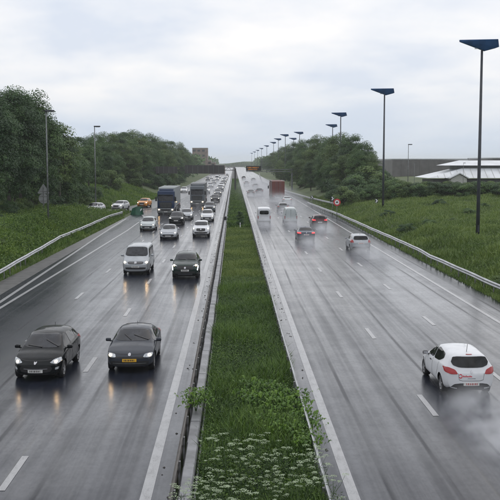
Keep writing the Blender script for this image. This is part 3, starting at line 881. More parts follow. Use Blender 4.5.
def put(proto_i, x, y, z, h, lb, grp, cat='tree', sx=1.0):
    p = protos[proto_i]
    base = (16.0, 15.0, 13.5, 16.5, 12.0, 11.5)[proto_i]
    if proto_i in used: o = copy_tree(p)
    else: o = p; used.add(proto_i)
    s = h / base
    o.location = (x, y, z); o.scale = (s * sx, s * sx, s); o.rotation_euler = (0, 0, random.uniform(0, 6.28))
    return tag(o, lb, cat, grp)
def putpx(i, px, ptop, Y, lb, grp, hfn, sx=1.0, z=None, mind=0):
    v = AT(px, ptop, Y)
    zb = float(hfn(v.x, Y)) if z is None else z
    return put(i, v.x, Y, zb, v.z - zb, lb, grp, sx=sx)
GN = 'tall dark trees beside the exit ramp'
LN = 'tall dark leafy tree in the dense row above the green bank'
for i, px, pt, Y in ((0, -26, 74, 92), (3, -8, 86, 98), (0, 6, 84, 104), (3, 19, 87, 108), (1, 30, 93, 112), (0, 13, 96, 122), (3, 37, 102, 116), (1, 27, 104, 128), (0, 41, 115, 130)):
    putpx(i, px, pt, Y, LN, GN, h_left, 0.95)
putpx(5, 58, 119, 128, 'slender loose-crowned tree rising at the end of the tall dark row', None, h_left)
for i, px, pt, Y in ((4, 52, 140, 138), (2, 66, 140, 150), (4, 78, 137, 158), (1, 88, 137, 172), (4, 70, 146, 142), (4, 60, 148, 132)):
    putpx(i, px, pt, Y, 'mid-height leafy tree filling the step between tall and far woods', 'trees between the tall row and the far woods', h_left, 1.05)
FW = 'rounded leafy tree in the far woods beyond the exit ramp'
k = 0
for px, pt, Y in ((97, 134, 200), (106, 133, 215), (115, 131, 225), (124, 132, 235), (133, 131, 245), (141, 133, 262), (149, 134, 280), (157, 138, 300), (164, 139, 320), (171, 141, 345), (177, 143, 370), (183, 147, 400), (188, 151, 430), (193, 156, 470), (101, 142, 190), (112, 144, 200), (128, 146, 215), (143, 148, 235), (156, 150, 262), (168, 153, 290), (178, 157, 330)):
    putpx((1, 2, 0, 4, 2, 1)[k % 6], px, pt, Y, FW, 'far woods beyond the exit ramp', h_left, 1.0); k += 1
RW = 'rounded leafy tree in the row behind the lamp posts'
for px, pt, Y in ((364, 142, 178), (352, 133, 188), (341, 134, 205), (330, 137, 220), (321, 136, 245), (312, 139, 265), (303, 140, 290), (296, 141, 320), (289, 145, 355), (283, 147, 400), (277, 151, 450), (272, 153, 520), (267, 156, 600), (263, 158, 700), (370, 155, 172), (358, 152, 172), (345, 155, 178), (333, 158, 190), (322, 158, 205), (311, 160, 225), (300, 160, 255), (290, 161, 290), (281, 161, 340)):
    putpx((1, 2, 4, 1, 0, 2)[k % 6], px, pt, Y, RW, 'trees behind the lamp post row', h_right, 1.0); k += 1
# far-off woods that read as one mass
def wood_mass():
    g = np.random.default_rng(77); n = 90000
    side = g.random(n) < .55
    Y = g.uniform(430, 1500, n)
    X = np.where(side, -g.uniform(17, 80, n), g.uniform(22, 50, n)) * (1 + (Y - 430) / 2500)
    back = g.random(n) < .35
    X = np.where(back, g.uniform(-260, 60, n), X); Y = np.where(back, g.uniform(1500, 1620, n), Y)
    H = 9 + 3 * np.sin(X * .13 + Y * .031) + 2 * np.sin(Y * .09)
    H = np.where(back, 6 + 2 * np.sin(X * .07), H)
    Z = H * g.random(n) ** .6
    c = np.stack([X, Y, Z], 1)
    V, F, T = leaf_quads(c, unit(g.normal(size=(n, 3)) * .6 + np.array([0, -.5, .6])), g.uniform(.4, .8, n) * (1 + Y / 1600), g.random(n))
    return fast_mesh('far_woods', V, F, T)
tag(obj('far_woods', wood_mass(), M['leaf_b']), 'hazy woods closing the view far along the motorway', 'woods', kind='stuff')
# shrubs
def shrub_proto(seed, r, h, mat, nclump=30, per=230, leaf=0.08):
    root = empty('shrub')
    me, C = crown_mesh(seed, r, h * 0.5, h * 0.5, nclump, per, leaf, (0.35, 0.65), 0.3)
    obj('foliage', me, mat, root)
    bm = bmesh.new()
    for c in C[::4]: add_tube(bm, [(0, 0, -0.3), (c[0] * .4, c[1] * .4, c[2] * .5), tuple(c)], [0.04, 0.03, 0.01], 5)
    obj('stem', bm_mesh(bm), M['bark'], root)
    return root
sh_p = [shrub_proto(31, 1.7, 2.4, M['leaf_b']), shrub_proto(32, 1.5, 2.0, M['leaf_c']), shrub_proto(33, 1.9, 2.8, M['leaf_a'])]
sh_used = set()
def shrub(i, x, y, z, s, lb, grp, sz=1.0):
    if i in sh_used: o = copy_tree(sh_p[i])
    else: o = sh_p[i]; sh_used.add(i)
    o.location = (x, y, z); o.scale = (s, s, s * sz); o.rotation_euler = (0, 0, random.uniform(0, 6.28))
    return tag(o, lb, 'shrub', grp)
for k in range(30):   # hedge in front of the white-roofed hall
    f = k / 29; x = 23.5 + 32 * f; y = 152 - 8 * f + random.uniform(-1.5, 1.5)
    shrub(k % 3, x, y, float(h_right(x, y)) - .2, 1.0, 'dense green shrub in the long hedge before the white-roofed hall', 'hedge before the hall')
for o in bpy.data.objects:
    if o.get('group') == 'hedge before the hall':
        base = o.location.z
        hh = max(1.2, AT(450, 181.5, o.location.y).z - base + random.uniform(-.25, .2))
        nm = [c for c in children(o) if c.name.startswith('foliage')][0]
        zz = max(v.co.z for v in nm.data.vertices)
        o.scale = (1.15, 1.15, hh / zz)
for px, pt, Y in ((352, 178, 160), (362, 172, 163), (371, 166, 168), (380, 169, 168), (389, 176, 165), (398, 180, 160), (384, 182, 155), (368, 183, 152), (346, 186, 150), (338, 184, 158)):
    v = AT(px, pt, Y); z = float(h_right(v.x, Y)); h = v.z - z
    shrub(k % 3, v.x, Y, z - .1, h / (2.4, 2.0, 2.8)[k % 3] * .92, 'tall bushy shrub at the end of the tree row by the grass slope', 'shrubs at the end of the tree row'); k += 1
for px, py, s in ((430, 222, .5), (452, 219, .55), (408, 222, .5), (470, 214, .5), (497, 262, .55), (440, 206, .5), (398, 226, .4), (420, 232, .35), (388, 212, .5), (484, 208, .45)):
    v = G(px, py, 1.6); z = float(h_right(v.x, v.y))
    shrub(k % 3, v.x, v.y, z - .3, s, 'low dark bush among the grass of the open slope', 'low bushes on the grass slope', 0.8); k += 1
for x, y, s in ((-19.5, 66, .55), (-21, 72, .6), (-22.5, 78, .6), (-20.2, 80, .45), (-23.5, 90, .6), (-25, 96, .6), (-21.8, 98, .5), (-27, 103, .6), (-24.5, 86, .55), (-19.0, 74, .4), (-23.2, 104, .45), (-20.5, 112, .35)):
    shrub(k % 3, x, y, float(h_left(x, y)) - .3, s, 'low leafy bush on the green bank above the guard rail', 'low bushes on the green bank', 0.75); k += 1
for px, pt, Y in ((36, 196, 112), (50, 194, 122), (62, 192, 132), (74, 190, 142), (84, 188, 150), (94, 186, 160), (22, 198, 104), (8, 200, 98), (106, 184, 180), (118, 183, 200), (130, 182, 220), (140, 181, 240)):
    v = AT(px, pt, Y); z = float(h_left(v.x, Y)); h = max(1.0, v.z - z)
    shrub(k % 3, v.x, Y, z - .2, h / (2.4, 2.0, 2.8)[k % 3], 'shady shrub at the foot of the trees beyond the exit ramp', 'shrubs at the foot of the trees'); k += 1
for i in range(96):
    if i % 2: y = random.uniform(175, 430); x = -19.5 - random.uniform(0, 9) - max(0, 235 - y) * .09; fn = h_left; gr = ('dark undergrowth bush under the far woods beyond the exit ramp', 'undergrowth of the far woods')
    else: y = random.uniform(172, 440); x = 19 + random.uniform(0, 8); fn = h_right; gr = ('dark undergrowth bush at the foot of the tree row', 'undergrowth of the tree row')
    shrub(k % 3, x, y, float(fn(x, y)) - .4, random.uniform(1.1, 1.9), *gr); k += 1
# dark upright conifer-like bush on the median
v = G(235, 227.5)
md_b = empty('upright_bush', (0.75, v.y, 0.03)); tag(md_b, 'narrow dark upright bush standing alone on the median', 'bush')
me, C = crown_mesh(41, 0.34, 1.05, 1.1, 22, 120, 0.07, (0.16, 0.28), 1.0)
obj('foliage', me, M['leaf_a'], md_b)
obj('stem', tube_mesh([(0, 0, -0.05), (0.02, 0, 1.0), (0, 0, 1.9)], [0.05, 0.03, 0.01], 6), M['bark'], md_b)
mp_ = empty('marker_post', (0.72, v.y - 2.5, 0.03)); tag(mp_, 'small white marker post at the foot of the median bush', 'marker')
obj('post', box_mesh((0, 0, 0.35), (0.10, 0.05, 0.75), 0.01), M['white'], mp_); obj('reflector', box_mesh((0, -0.03, 0.55), (0.05, 0.02, 0.12)), M['lens'], mp_)
bx_ = empty('rail_marker', (-1.12, G(222, 223).y, 0.38)); tag(bx_, 'dark square marker block standing on the concrete kerb behind the weathered rail', 'marker')
obj('block', box_mesh((0, 0, 0.22), (0.3, 0.22, 0.44), 0.03), M['black'], bx_); obj('cap', box_mesh((0, 0, 0.46), (0.34, 0.26, 0.04), 0.01), M['post_steel'], bx_)

# grasses: every blade its own bent triangle strip, too many to count
def blades(name, XY, zfn, hgt, wid, lean, mat, label, cat='grass', tall=0.0, broad=0.0):
    n = len(XY)
    X, Y = XY[:, 0], XY[:, 1]
    Z = zfn(X, Y)
    patch = 0.5 + 0.28 * np.sin(X * 1.3 + np.sin(Y * 0.5) * 2) + 0.28 * np.sin(Y * 0.83 - X * 0.6)
    h = hgt * (0.30 + 0.45 * rng.random(n) + 0.85 * patch * rng.random(n))
    a = rng.uniform(0, 2 * np.pi, n); ln = h * rng.uniform(0.1, 1.0, n) * lean
    dirx, diry = np.cos(a), np.sin(a)
    w = wid * (0.6 + 0.8 * rng.random(n))
    base = np.stack([X, Y, Z - 0.03], 1)
    side = np.stack([-diry, dirx, np.zeros(n)], 1) * w[:, None]
    mid = base + np.stack([dirx * ln * 0.35, diry * ln * 0.35, h * 0.62], 1)
    tip = base + np.stack([dirx * ln, diry * ln, h], 1)
    V = np.stack([base - side * .7, base + side * .7, mid + side, mid - side, tip], 1).reshape(-1, 3)
    i = np.arange(n) * 5
    F = np.concatenate([np.stack([i, i + 1, i + 2], 1), np.stack([i, i + 2, i + 3], 1), np.stack([i + 3, i + 2, i + 4], 1)])
    T = np.repeat(np.clip(patch * 0.45 + rng.random(n) * 0.6, 0, 1), 5)
    return tag(obj(name, fast_mesh(name, V, F, T), mat), label, cat, kind='stuff')
def scatter(x0, x1, y0, y1, dens):
    """dens(Y) blades per square metre"""
    out = []
    y = y0
    while y < y1:
        dy = min(max(2.0, y * 0.06), y1 - y)
        n = int(dens(y) * (x1 - x0) * dy)
        out.append(np.stack([rng.uniform(x0, x1, n), rng.uniform(y, y + dy, n)], 1)); y += dy
    return np.concatenate(out)
zm = lambda X, Y: np.full(len(X), 0.03)
blades('median_meadow', scatter(-0.86, 2.0, 12, 56, lambda y: 700 if y < 30 else (650 if y < 46 else 330)), zm, 0.50, 0.013, 0.9, M['median_grass'], 'lush tall green grass on the near median')
blades('median_turf', scatter(-0.86, 2.0, 46, 107, lambda y: 520 - 3 * (y - 46)), zm, 0.30, 0.018, 0.9, M['mown_grass'], 'short olive mown grass on the median')
blades('far_median_grass', scatter(-0.86, 2.0, 108, 420, lambda y: 16000 / y), zm, 0.42, 0.035, 0.8, M['median_grass'], 'taller green grass on the far median beyond the bush')
P = scatter(-44, -15.9, 52, 215, lambda y: 80 if y < 110 else 28)
P = P[(np.abs(P[:, 0] - ramp_x(P[:, 1])) > 3.0) & (P[:, 0] > -16.0 - (P[:, 1] - 30) * 0.30)]
blades('bank_grass', P, h_left, 0.55, 0.032, 0.9, M['bank_grass'], 'long green grass and weeds on the bank above the guard rail')
P = scatter(15.3, 64, 50, 190, lambda y: 85 if y < 100 else 32)
P = P[(P[:, 0] < 3 + P[:, 1] * 0.31)]
P = P[(P[:, 0] > 15.9) | (rng.random(len(P)) < .5)]
blades('slope_grass', P, h_right, 0.50, 0.028, 0.9, M['field_grass'], 'long olive grass on the open slope behind the guard rail')
blades('verge_grass', np.concatenate([scatter(14.82, 17.4, 30, 200, lambda y: 190), scatter(-17.0, -15.4, 40, 130, lambda y: 130)]), lambda X, Y: np.where(X > 0, h_right(X, Y), h_left(X, Y)), 0.30, 0.02, 0.9, M['field_grass'], 'rough grass fringe under the guard rails')
# leafy weeds mixed into the near median and banks
def weeds(name, XY, zfn, hmax, leaf, mat, label):
    n = len(XY)
    c = np.stack([XY[:, 0], XY[:, 1], zfn(XY[:, 0], XY[:, 1]) + rng.random(n) ** 0.7 * hmax], 1)
    nr = unit(np.array([0, -0.15, 0.9]) + rng.normal(size=(n, 3)) * 0.5)
    V, F, T = leaf_quads(c, nr, leaf * rng.uniform(.5, 1.4, n), rng.random(n), 0.45)
    return tag(obj(name, fast_mesh(name, V, F, T), mat), label, 'weeds', kind='stuff')
weeds('median_weeds', scatter(-0.9, 2.05, 13, 60, lambda y: 700 if y < 40 else 420), zm, 0.42, 0.030, M['median_grass'], 'small-leaved weeds woven through the near median grass')
weeds('turf_weeds', scatter(-0.86, 2.0, 46, 107, lambda y: 220), zm, 0.14, 0.04, M['mown_grass'], 'small-leaved weeds in the mown median turf')
P = scatter(-36, -16.4, 52, 150, lambda y: 60)
P = P[(np.abs(P[:, 0] - ramp_x(P[:, 1])) > 3.2) & (P[:, 0] > -16.0 - (P[:, 1] - 30) * 0.30)]
weeds('bank_weeds', P, h_left, 0.65, 0.085, M['bank_grass'], 'broad-leaved weeds covering the green bank')
P = scatter(17, 55, 50, 150, lambda y: 10); P = P[P[:, 0] < 3 + P[:, 1] * 0.31]
weeds('slope_weeds', P, h_right, 0.5, 0.07, M['field_grass'], 'broad-leaved weeds in the grass of the open slope')

# broad-leaved docks on the median
def dock_proto(seed):
    g = np.random.default_rng(seed)
    root = empty('dock_plant')
    V, F, T = [], [], []
    for k in range(150):
        a = g.uniform(0, 6.28); ln = g.uniform(.06, .14); el = g.uniform(.2, 1.1); w = ln * .32
        bx = g.normal(0, .22, 2); z0 = g.uniform(.12, .48)
        d = np.array([math.cos(a), math.sin(a)])
        b = len(V); s = np.array([-d[1], d[0]])
        for i, (q, ww, zz) in enumerate(((0, .15, 0), (.35, 1, .55), (.75, .8, .75), (1, 0.05, .45))):
            c = bx + d * ln * q * math.cos(el * .6); z = z0 + ln * zz * math.sin(el)
            for sg in (-1, 1): V.append((*(c + s * w * ww * sg), z + (0.03 if ww > .5 else 0)))
            if i: F.append((b + 2 * i - 2, b + 2 * i - 1, b + 2 * i + 1, b + 2 * i))
        T += [g.random()] * 8
    obj('foliage', fast_mesh('foliage', V, F, T, True), M['dock'], root)
    bm = bmesh.new()
    for k in range(6):
        a = k * 1.05; add_tube(bm, [(0, 0, -.03), (.08 * math.cos(a), .08 * math.sin(a), .25), (.16 * math.cos(a), .16 * math.sin(a), .45)], [.012, .01, .006], 5)
    me = bm_mesh(bm); obj('stem', me, M['stem'], root)
    return root
dp = [dock_proto(5), dock_proto(6)]
spots = [(267, 398), (280, 404), (292, 410), (303, 418), (272, 412), (286, 422), (299, 430), (260, 405), (256, 390), (276, 392), (295, 400), (307, 425), (250, 398), (196, 412), (201, 404), (284, 434), (268, 424), (304, 440), (308, 446)]
for i, (px, py) in enumerate(spots):
    o = dp[i] if i < 2 else copy_tree(dp[i % 2])
    v = G(px, py, 0.35); s = random.uniform(.85, 1.25)
    o.location = (v.x, v.y, 0.06 if i not in (13, 14) else 0.38); o.scale = (s, s, s); o.rotation_euler = (0, 0, random.uniform(0, 6.28))
    tag(o, 'bright broad-leaved plant in the patch on the near median' if i not in (13, 14) else 'bright weed hanging over the weathered median guard rail', 'plant', 'broad-leaved median plants')
# cow parsley
def parsley_proto(seed):
    g = random.Random(seed); root = empty('cow_parsley')
    bm = bmesh.new(); UV, UF = [], []
    H = g.uniform(.75, 1.0)
    tips = []
    add_tube(bm, [(0, 0, -.05), (g.uniform(-.04, .04), g.uniform(-.04, .04), H * .5), (g.uniform(-.06, .06), g.uniform(-.06, .06), H * .8)], [.008, .006, .004], 5)
    for k in range(5):
        a = k * 1.26 + g.uniform(-.4, .4); z = H * g.uniform(.35, .7); r = g.uniform(.10, .26)
        t = (r * math.cos(a), r * math.sin(a), H * g.uniform(.8, 1.05))
        add_tube(bm, [(0, 0, z), (t[0] * .6, t[1] * .6, (z + t[2]) / 2), t], [.004, .003, .002], 4); tips.append(t)
    for t in tips:
        R_ = g.uniform(.045, .085); UV, UF = [], []
        for q in range(13):
            rr = R_ * math.sqrt(q / 12); aa = q * 2.4
            c = (rr * math.cos(aa), rr * math.sin(aa), .02 - rr * rr * 3)
            b = len(UV); s = g.uniform(.011, .017)
            for j in range(5): UV.append((c[0] + s * math.cos(j * 1.2566), c[1] + s * math.sin(j * 1.2566), c[2] + g.uniform(-.004, .004)))
            UF.append(tuple(range(b, b + 5)))
        me = bpy.data.meshes.new('umbel'); me.from_pydata(UV, [], UF); obj('umbel', me, M['umbel'], root, t)
    obj('stem', bm_mesh(bm), M['stem'], root)
    rg = np.random.default_rng(seed)
    n = 150
    a = rg.uniform(0, 6.28, n); r = rg.uniform(.04, .26, n)
    c = np.stack([r * np.cos(a), r * np.sin(a), rg.uniform(.1, .6, n) * H], 1)
    V, F, T = leaf_quads(c, unit(np.array([0, 0, .9]) + rg.normal(size=(n, 3)) * .5), .028 * rg.uniform(.6, 1.5, n), rg.random(n), .3)
    obj('leaves', fast_mesh('leaves', V, F, T), M['median_grass'], root)
    return root
pp = [parsley_proto(s) for s in (1, 2, 3)]
np_ = 0
for k in range(74):
    px = random.uniform(178, 340); py = 438 + 75 * random.random() ** 0.8
    v = G(px, py, 0.75)
    if not (-0.95 < v.x < 2.1) and not (py > 478 and -1.5 < v.x < 2.35): continue
    if py < 462 and random.random() < .45: continue
    o = pp[np_] if np_ < 3 else copy_tree(pp[np_ % 3])
    np_ += 1
    s = random.uniform(.7, 1.35)
    o.location = (v.x, v.y, 0.05); o.scale = (s, s, s); o.rotation_euler = (0, 0, random.uniform(0, 6.28))
    tag(o, 'white-flowered cow parsley plant on the near median', 'plant', 'cow parsley on the median')
# ------------------------------------------------------------------ vehicles
# local axes: +x forward, +y to the vehicle's own left, z up, origin on the ground under the middle
def smooth_interp(pts, xs, sig):
    px = [p[0] for p in pts]; pz = [p[1] for p in pts]
    fine = np.linspace(xs[0] - 1, xs[-1] + 1, 1200)
    y = np.interp(fine, px, pz)
    st = fine[1] - fine[0]; k = int(3 * sig / st) + 1
    ker = np.exp(-0.5 * (np.arange(-k, k + 1) * st / sig) ** 2); ker /= ker.sum()
    y = np.convolve(np.pad(y, k, mode='edge'), ker, mode='valid')
    return np.interp(xs, fine, y)

def car_shell(S):
    """lofted, closed car body from side profile, belt line, plan width and roof width"""
    L = S['L']; n = 76
    xs = -L / 2 + L * (0.5 - 0.5 * np.cos(np.pi * np.linspace(0.03, 0.97, n))); xs = -L / 2 + (xs - xs[0]) / (xs[-1] - xs[0]) * L
    top = smooth_interp(S['top'], xs, S.get('sig', 0.045)); belt = smooth_interp(S['belt'], xs, 0.08)
    w = smooth_interp(S['w'], xs, 0.06); wr = smooth_interp(S['wr'], xs, 0.06)
    zb = smooth_interp(S.get('zb', [(-L / 2, 0.30), (-L / 2 + .4, 0.21), (L / 2 - .4, 0.20), (L / 2, 0.24)]), xs, 0.08)
    rows = []
    cnt = (3, 2, 3, 4, 3, 2, 7, 3, 4)
    dl = S.get('crown', 0.055)
    for i in range(n):
        bt = min(belt[i], top[i] - 0.01)
        m = zb[i] + 0.5 * (bt - zb[i])
        c = [(0, zb[i]), (0.78 * w[i], zb[i]), (0.955 * w[i], zb[i] + 0.07), (1.0 * w[i], m - 0.05), (0.992 * w[i], m + 0.5 * (bt - m)), (0.965 * w[i], bt - 0.035),
             (min(0.93 * w[i], max(wr[i] + .02, 0.93 * w[i])), bt), (wr[i], max(top[i] - dl, bt + 0.006)), (0.55 * wr[i], top[i] - dl * 0.22), (0, top[i])]
        pts = []
        for q in range(len(c) - 1):
            for t in range(cnt[q]):
                f = t / cnt[q]; pts.append((c[q][0] * (1 - f) + c[q + 1][0] * f, c[q][1] * (1 - f) + c[q + 1][1] * f))
        pts.append(c[-1])
        P = np.array(pts)
        for _ in range(2):
            Q = P.copy(); Q[1:-1] = 0.25 * P[:-2] + 0.5 * P[1:-1] + 0.25 * P[2:]; P = Q
        rows.append(P)
    rows = np.array(rows)                     # n, m, 2
    m_ = rows.shape[1]
    # the ends: concentric rings closing the fascia
    def ring(i, x, s, dx):
        P = rows[i].copy(); cz = 0.5 * (P[:, 1].min() + P[:, 1].max())
        P[:, 0] *= s; P[:, 1] = cz + (P[:, 1] - cz) * s
        return x + dx, P
    stack = []
    for s, dx in ((0.03, -0.035), (0.35, -0.034), (0.65, -0.03), (0.85, -0.022), (0.95, -0.010)): stack.append(ring(0, xs[0], s, dx))
    for i in range(n): stack.append((xs[i], rows[i]))
    for s, dx in ((0.95, 0.010), (0.85, 0.022), (0.65, 0.03), (0.35, 0.034), (0.03, 0.035)): stack.append(ring(n - 1, xs[-1], s, dx))
    V, F = [], []
    full = 2 * (m_ - 1)
    W = max(w)
    for x, P in stack:
        ring_ = [(P[j, 0], P[j, 1]) for j in range(m_)] + [(-P[j, 0], P[j, 1]) for j in range(m_ - 2, 0, -1)]
        for (y, z) in ring_:
            tf = np.clip((x - (L / 2 - 1.0)) / 1.0, 0, 1); tr = np.clip((-x - (L / 2 - 0.8)) / 0.8, 0, 1)
            xx = x - S.get('bf', 0.22) * (y / W) ** 2 * tf ** 1.5 + S.get('br', 0.14) * (y / W) ** 2 * tr ** 1.5
            V.append((xx, y, z))
    nr = len(stack)
    for i in range(nr - 1):
        for j in range(full):
            F.append((i * full + j, i * full + (j + 1) % full, (i + 1) * full + (j + 1) % full, (i + 1) * full + j))
    F.append(tuple(range(full))); F.append(tuple(range((nr - 1) * full, nr * full))[::-1])
    bm = bmesh.new()
    vv = [bm.verts.new(v) for v in V]
    for f in F: bm.faces.new([vv[k] for k in f])
    bmesh.ops.recalc_face_normals(bm, faces=bm.faces[:])
    me = bpy.data.meshes.new('body'); bm.to_mesh(me); bm.free()
    me.shade_smooth()
    return me

def cut_arches(me, axles, r, half):
    """real wheel arches by boolean"""
    me.materials.append(M['white']); me.materials.append(M['black'])
    o = bpy.data.objects.new('tmp_body', me); COL.objects.link(o)
    bm = bmesh.new()
    for x in axles:
        for s in (-1, 1):
            r_ = bmesh.ops.create_cone(bm, cap_ends=True, segments=28, radius1=r, radius2=r, depth=0.62)
            mt = Matrix.Translation((x, s * (half + 0.03), r * 0.94)) @ Matrix.Rotation(R(90), 4, 'X')
            bmesh.ops.transform(bm, matrix=mt, verts=r_['verts'])
    for f in bm.faces: f.material_index = 1
    cm = bpy.data.meshes.new('cut'); bm.to_mesh(cm); bm.free()
    cm.materials.append(M['white']); cm.materials.append(M['black'])
    c = bpy.data.objects.new('tmp_cut', cm); COL.objects.link(c)
    md = o.modifiers.new('b', 'BOOLEAN'); md.operation = 'DIFFERENCE'; md.object = c; md.solver = 'EXACT'
    dg = bpy.context.evaluated_depsgraph_get()
    out = bpy.data.meshes.new_from_object(o.evaluated_get(dg))
    bpy.data.objects.remove(o); bpy.data.objects.remove(c)
    if len(out.polygons) < 500: return me
    out.set_sharp_from_angle(angle=R(50))
    return out

def bvh_of(me):
    return BVHTree.FromPolygons([v.co.copy() for v in me.vertices], [tuple(p.vertices) for p in me.polygons])

def rounded(poly, k=2):
    P = [Vector((p[0], p[1])) for p in poly]
    for _ in range(k):
        Q = []
        for i in range(len(P)):
            a, b = P[i], P[(i + 1) % len(P)]
            Q += [a * 0.87 + b * 0.13, a * 0.13 + b * 0.87]
        P = Q
    return P

def patch(bvh, poly, view, off=0.006, rnd=2, cell=0.06, rim=0.012):
    """a panel shaped in a flat view and laid on the body surface, with a rim that runs into the body"""
    P = rounded(poly, rnd) if rnd else [Vector(p) for p in poly]
    bm = bmesh.new()
    vs_ = [bm.verts.new((p[0], p[1], 0)) for p in P]
    bm.faces.new(vs_)
    x0, x1 = min(p[0] for p in P), max(p[0] for p in P); y0, y1 = min(p[1] for p in P), max(p[1] for p in P)
    k = math.floor(x0 / cell) * cell + cell
    while k < x1 - 1e-4:
        bmesh.ops.bisect_plane(bm, geom=bm.verts[:] + bm.edges[:] + bm.faces[:], plane_co=(k, 0, 0), plane_no=(1, 0, 0)); k += cell
    k = math.floor(y0 / cell) * cell + cell
    while k < y1 - 1e-4:
        bmesh.ops.bisect_plane(bm, geom=bm.verts[:] + bm.edges[:] + bm.faces[:], plane_co=(0, k, 0), plane_no=(0, 1, 0)); k += cell
    D = {'front': Vector((-1, 0, 0)), 'rear': Vector((1, 0, 0)), 'sidel': Vector((0, -1, 0)), 'sider': Vector((0, 1, 0)), 'top': Vector((0, 0, -1))}[view]
    def to3(a, b):
        if view in ('front', 'rear'): return Vector((0, a, b)) - D * 8
        if view in ('sidel', 'sider'): return Vector((a, 0, b)) - D * 8
        return Vector((a, b, 0)) - D * 8
    for v in bm.verts:
        o = to3(v.co.x, v.co.y)
        h, nrm, idx, dist = bvh.ray_cast(o, D)
        if h is None:
            h, nrm, idx, dist = bvh.find_nearest(o + D * 7)
        if nrm.dot(D) > 0: nrm = -nrm
        v.co = h + nrm * off
    be = [e_ for e_ in bm.edges if e_.is_boundary]
    r_ = bmesh.ops.extrude_edge_only(bm, edges=be)
    for v in [g for g in r_['geom'] if isinstance(g, bmesh.types.BMVert)]:
        v.co = v.co + D * (rim + off)
    me = bm_mesh(bm, 'panel', True); me.set_sharp_from_angle(angle=R(35)); return me

def lathe_y(prof, n=24):
    """profile (y, r) turned round the y axis"""
    V, F = [], []
    for (y, r) in prof:
        for k in range(n): V.append((r * math.cos(6.28318 * k / n), y, r * math.sin(6.28318 * k / n)))
    for i in range(len(prof) - 1):
        for k in range(n): F.append((i * n + k, i * n + (k + 1) % n, (i + 1) * n + (k + 1) % n, (i + 1) * n + k))
    me = bpy.data.meshes.new('lathe'); me.from_pydata(V, [], F); me.shade_smooth(); return me
_wheel = {}
def wheel_mesh(r, w):
    if (r, w) not in _wheel:
        h = w / 2
        ty = lathe_y([(-h, r * .66), (-h, r * .92), (-h * .8, r * .985), (0, r), (h * .8, r * .985), (h, r * .92), (h, r * .66)])
        bm = bmesh.new()
        for k in range(5):
            add_box(bm, (0, h * 0.8, r * .34), (r * .17, 0.03, r * .60), 0, None)
            bmesh.ops.rotate(bm, verts=bm.verts[:], cent=(0, 0, 0), matrix=Matrix.Rotation(6.28318 / 5, 3, 'Y'))
        add_tube(bm, [(0, h * .5, 0), (0, h * .93, 0)], r * .14, 10)
        m1 = lathe_y([(-h * .9, r * .70), (h * .9, r * .70), (h * .97, r * .67), (h * .9, r * .62), (h * .3, r * .60)], 20)
        bm.from_mesh(m1)
        rim = bm_mesh(bm, 'rim', False)
        disc = lathe_y([(h * .25, r * .68), (h * .25, 0.002)], 16)  # black disc behind the spokes, paints the gaps between them dark
        _wheel[(r, w)] = (ty, rim, disc)
    return _wheel[(r, w)]
def add_wheel(root, x, y, r, w=0.21, rimmat=None):
    ty, rim, disc = wheel_mesh(r, w)
    s = 1 if y > 0 else -1
    t = obj('wheel', ty, M['tyre'], root, (x, y, r))
    t.rotation_euler = (0, 0, 0 if s > 0 else math.pi)
    obj('rim', rim, rimmat or M['rim'], t); obj('brake_disc', disc, M['black'], t)

def mir(poly): return [(-p[0], p[1]) for p in poly][::-1]

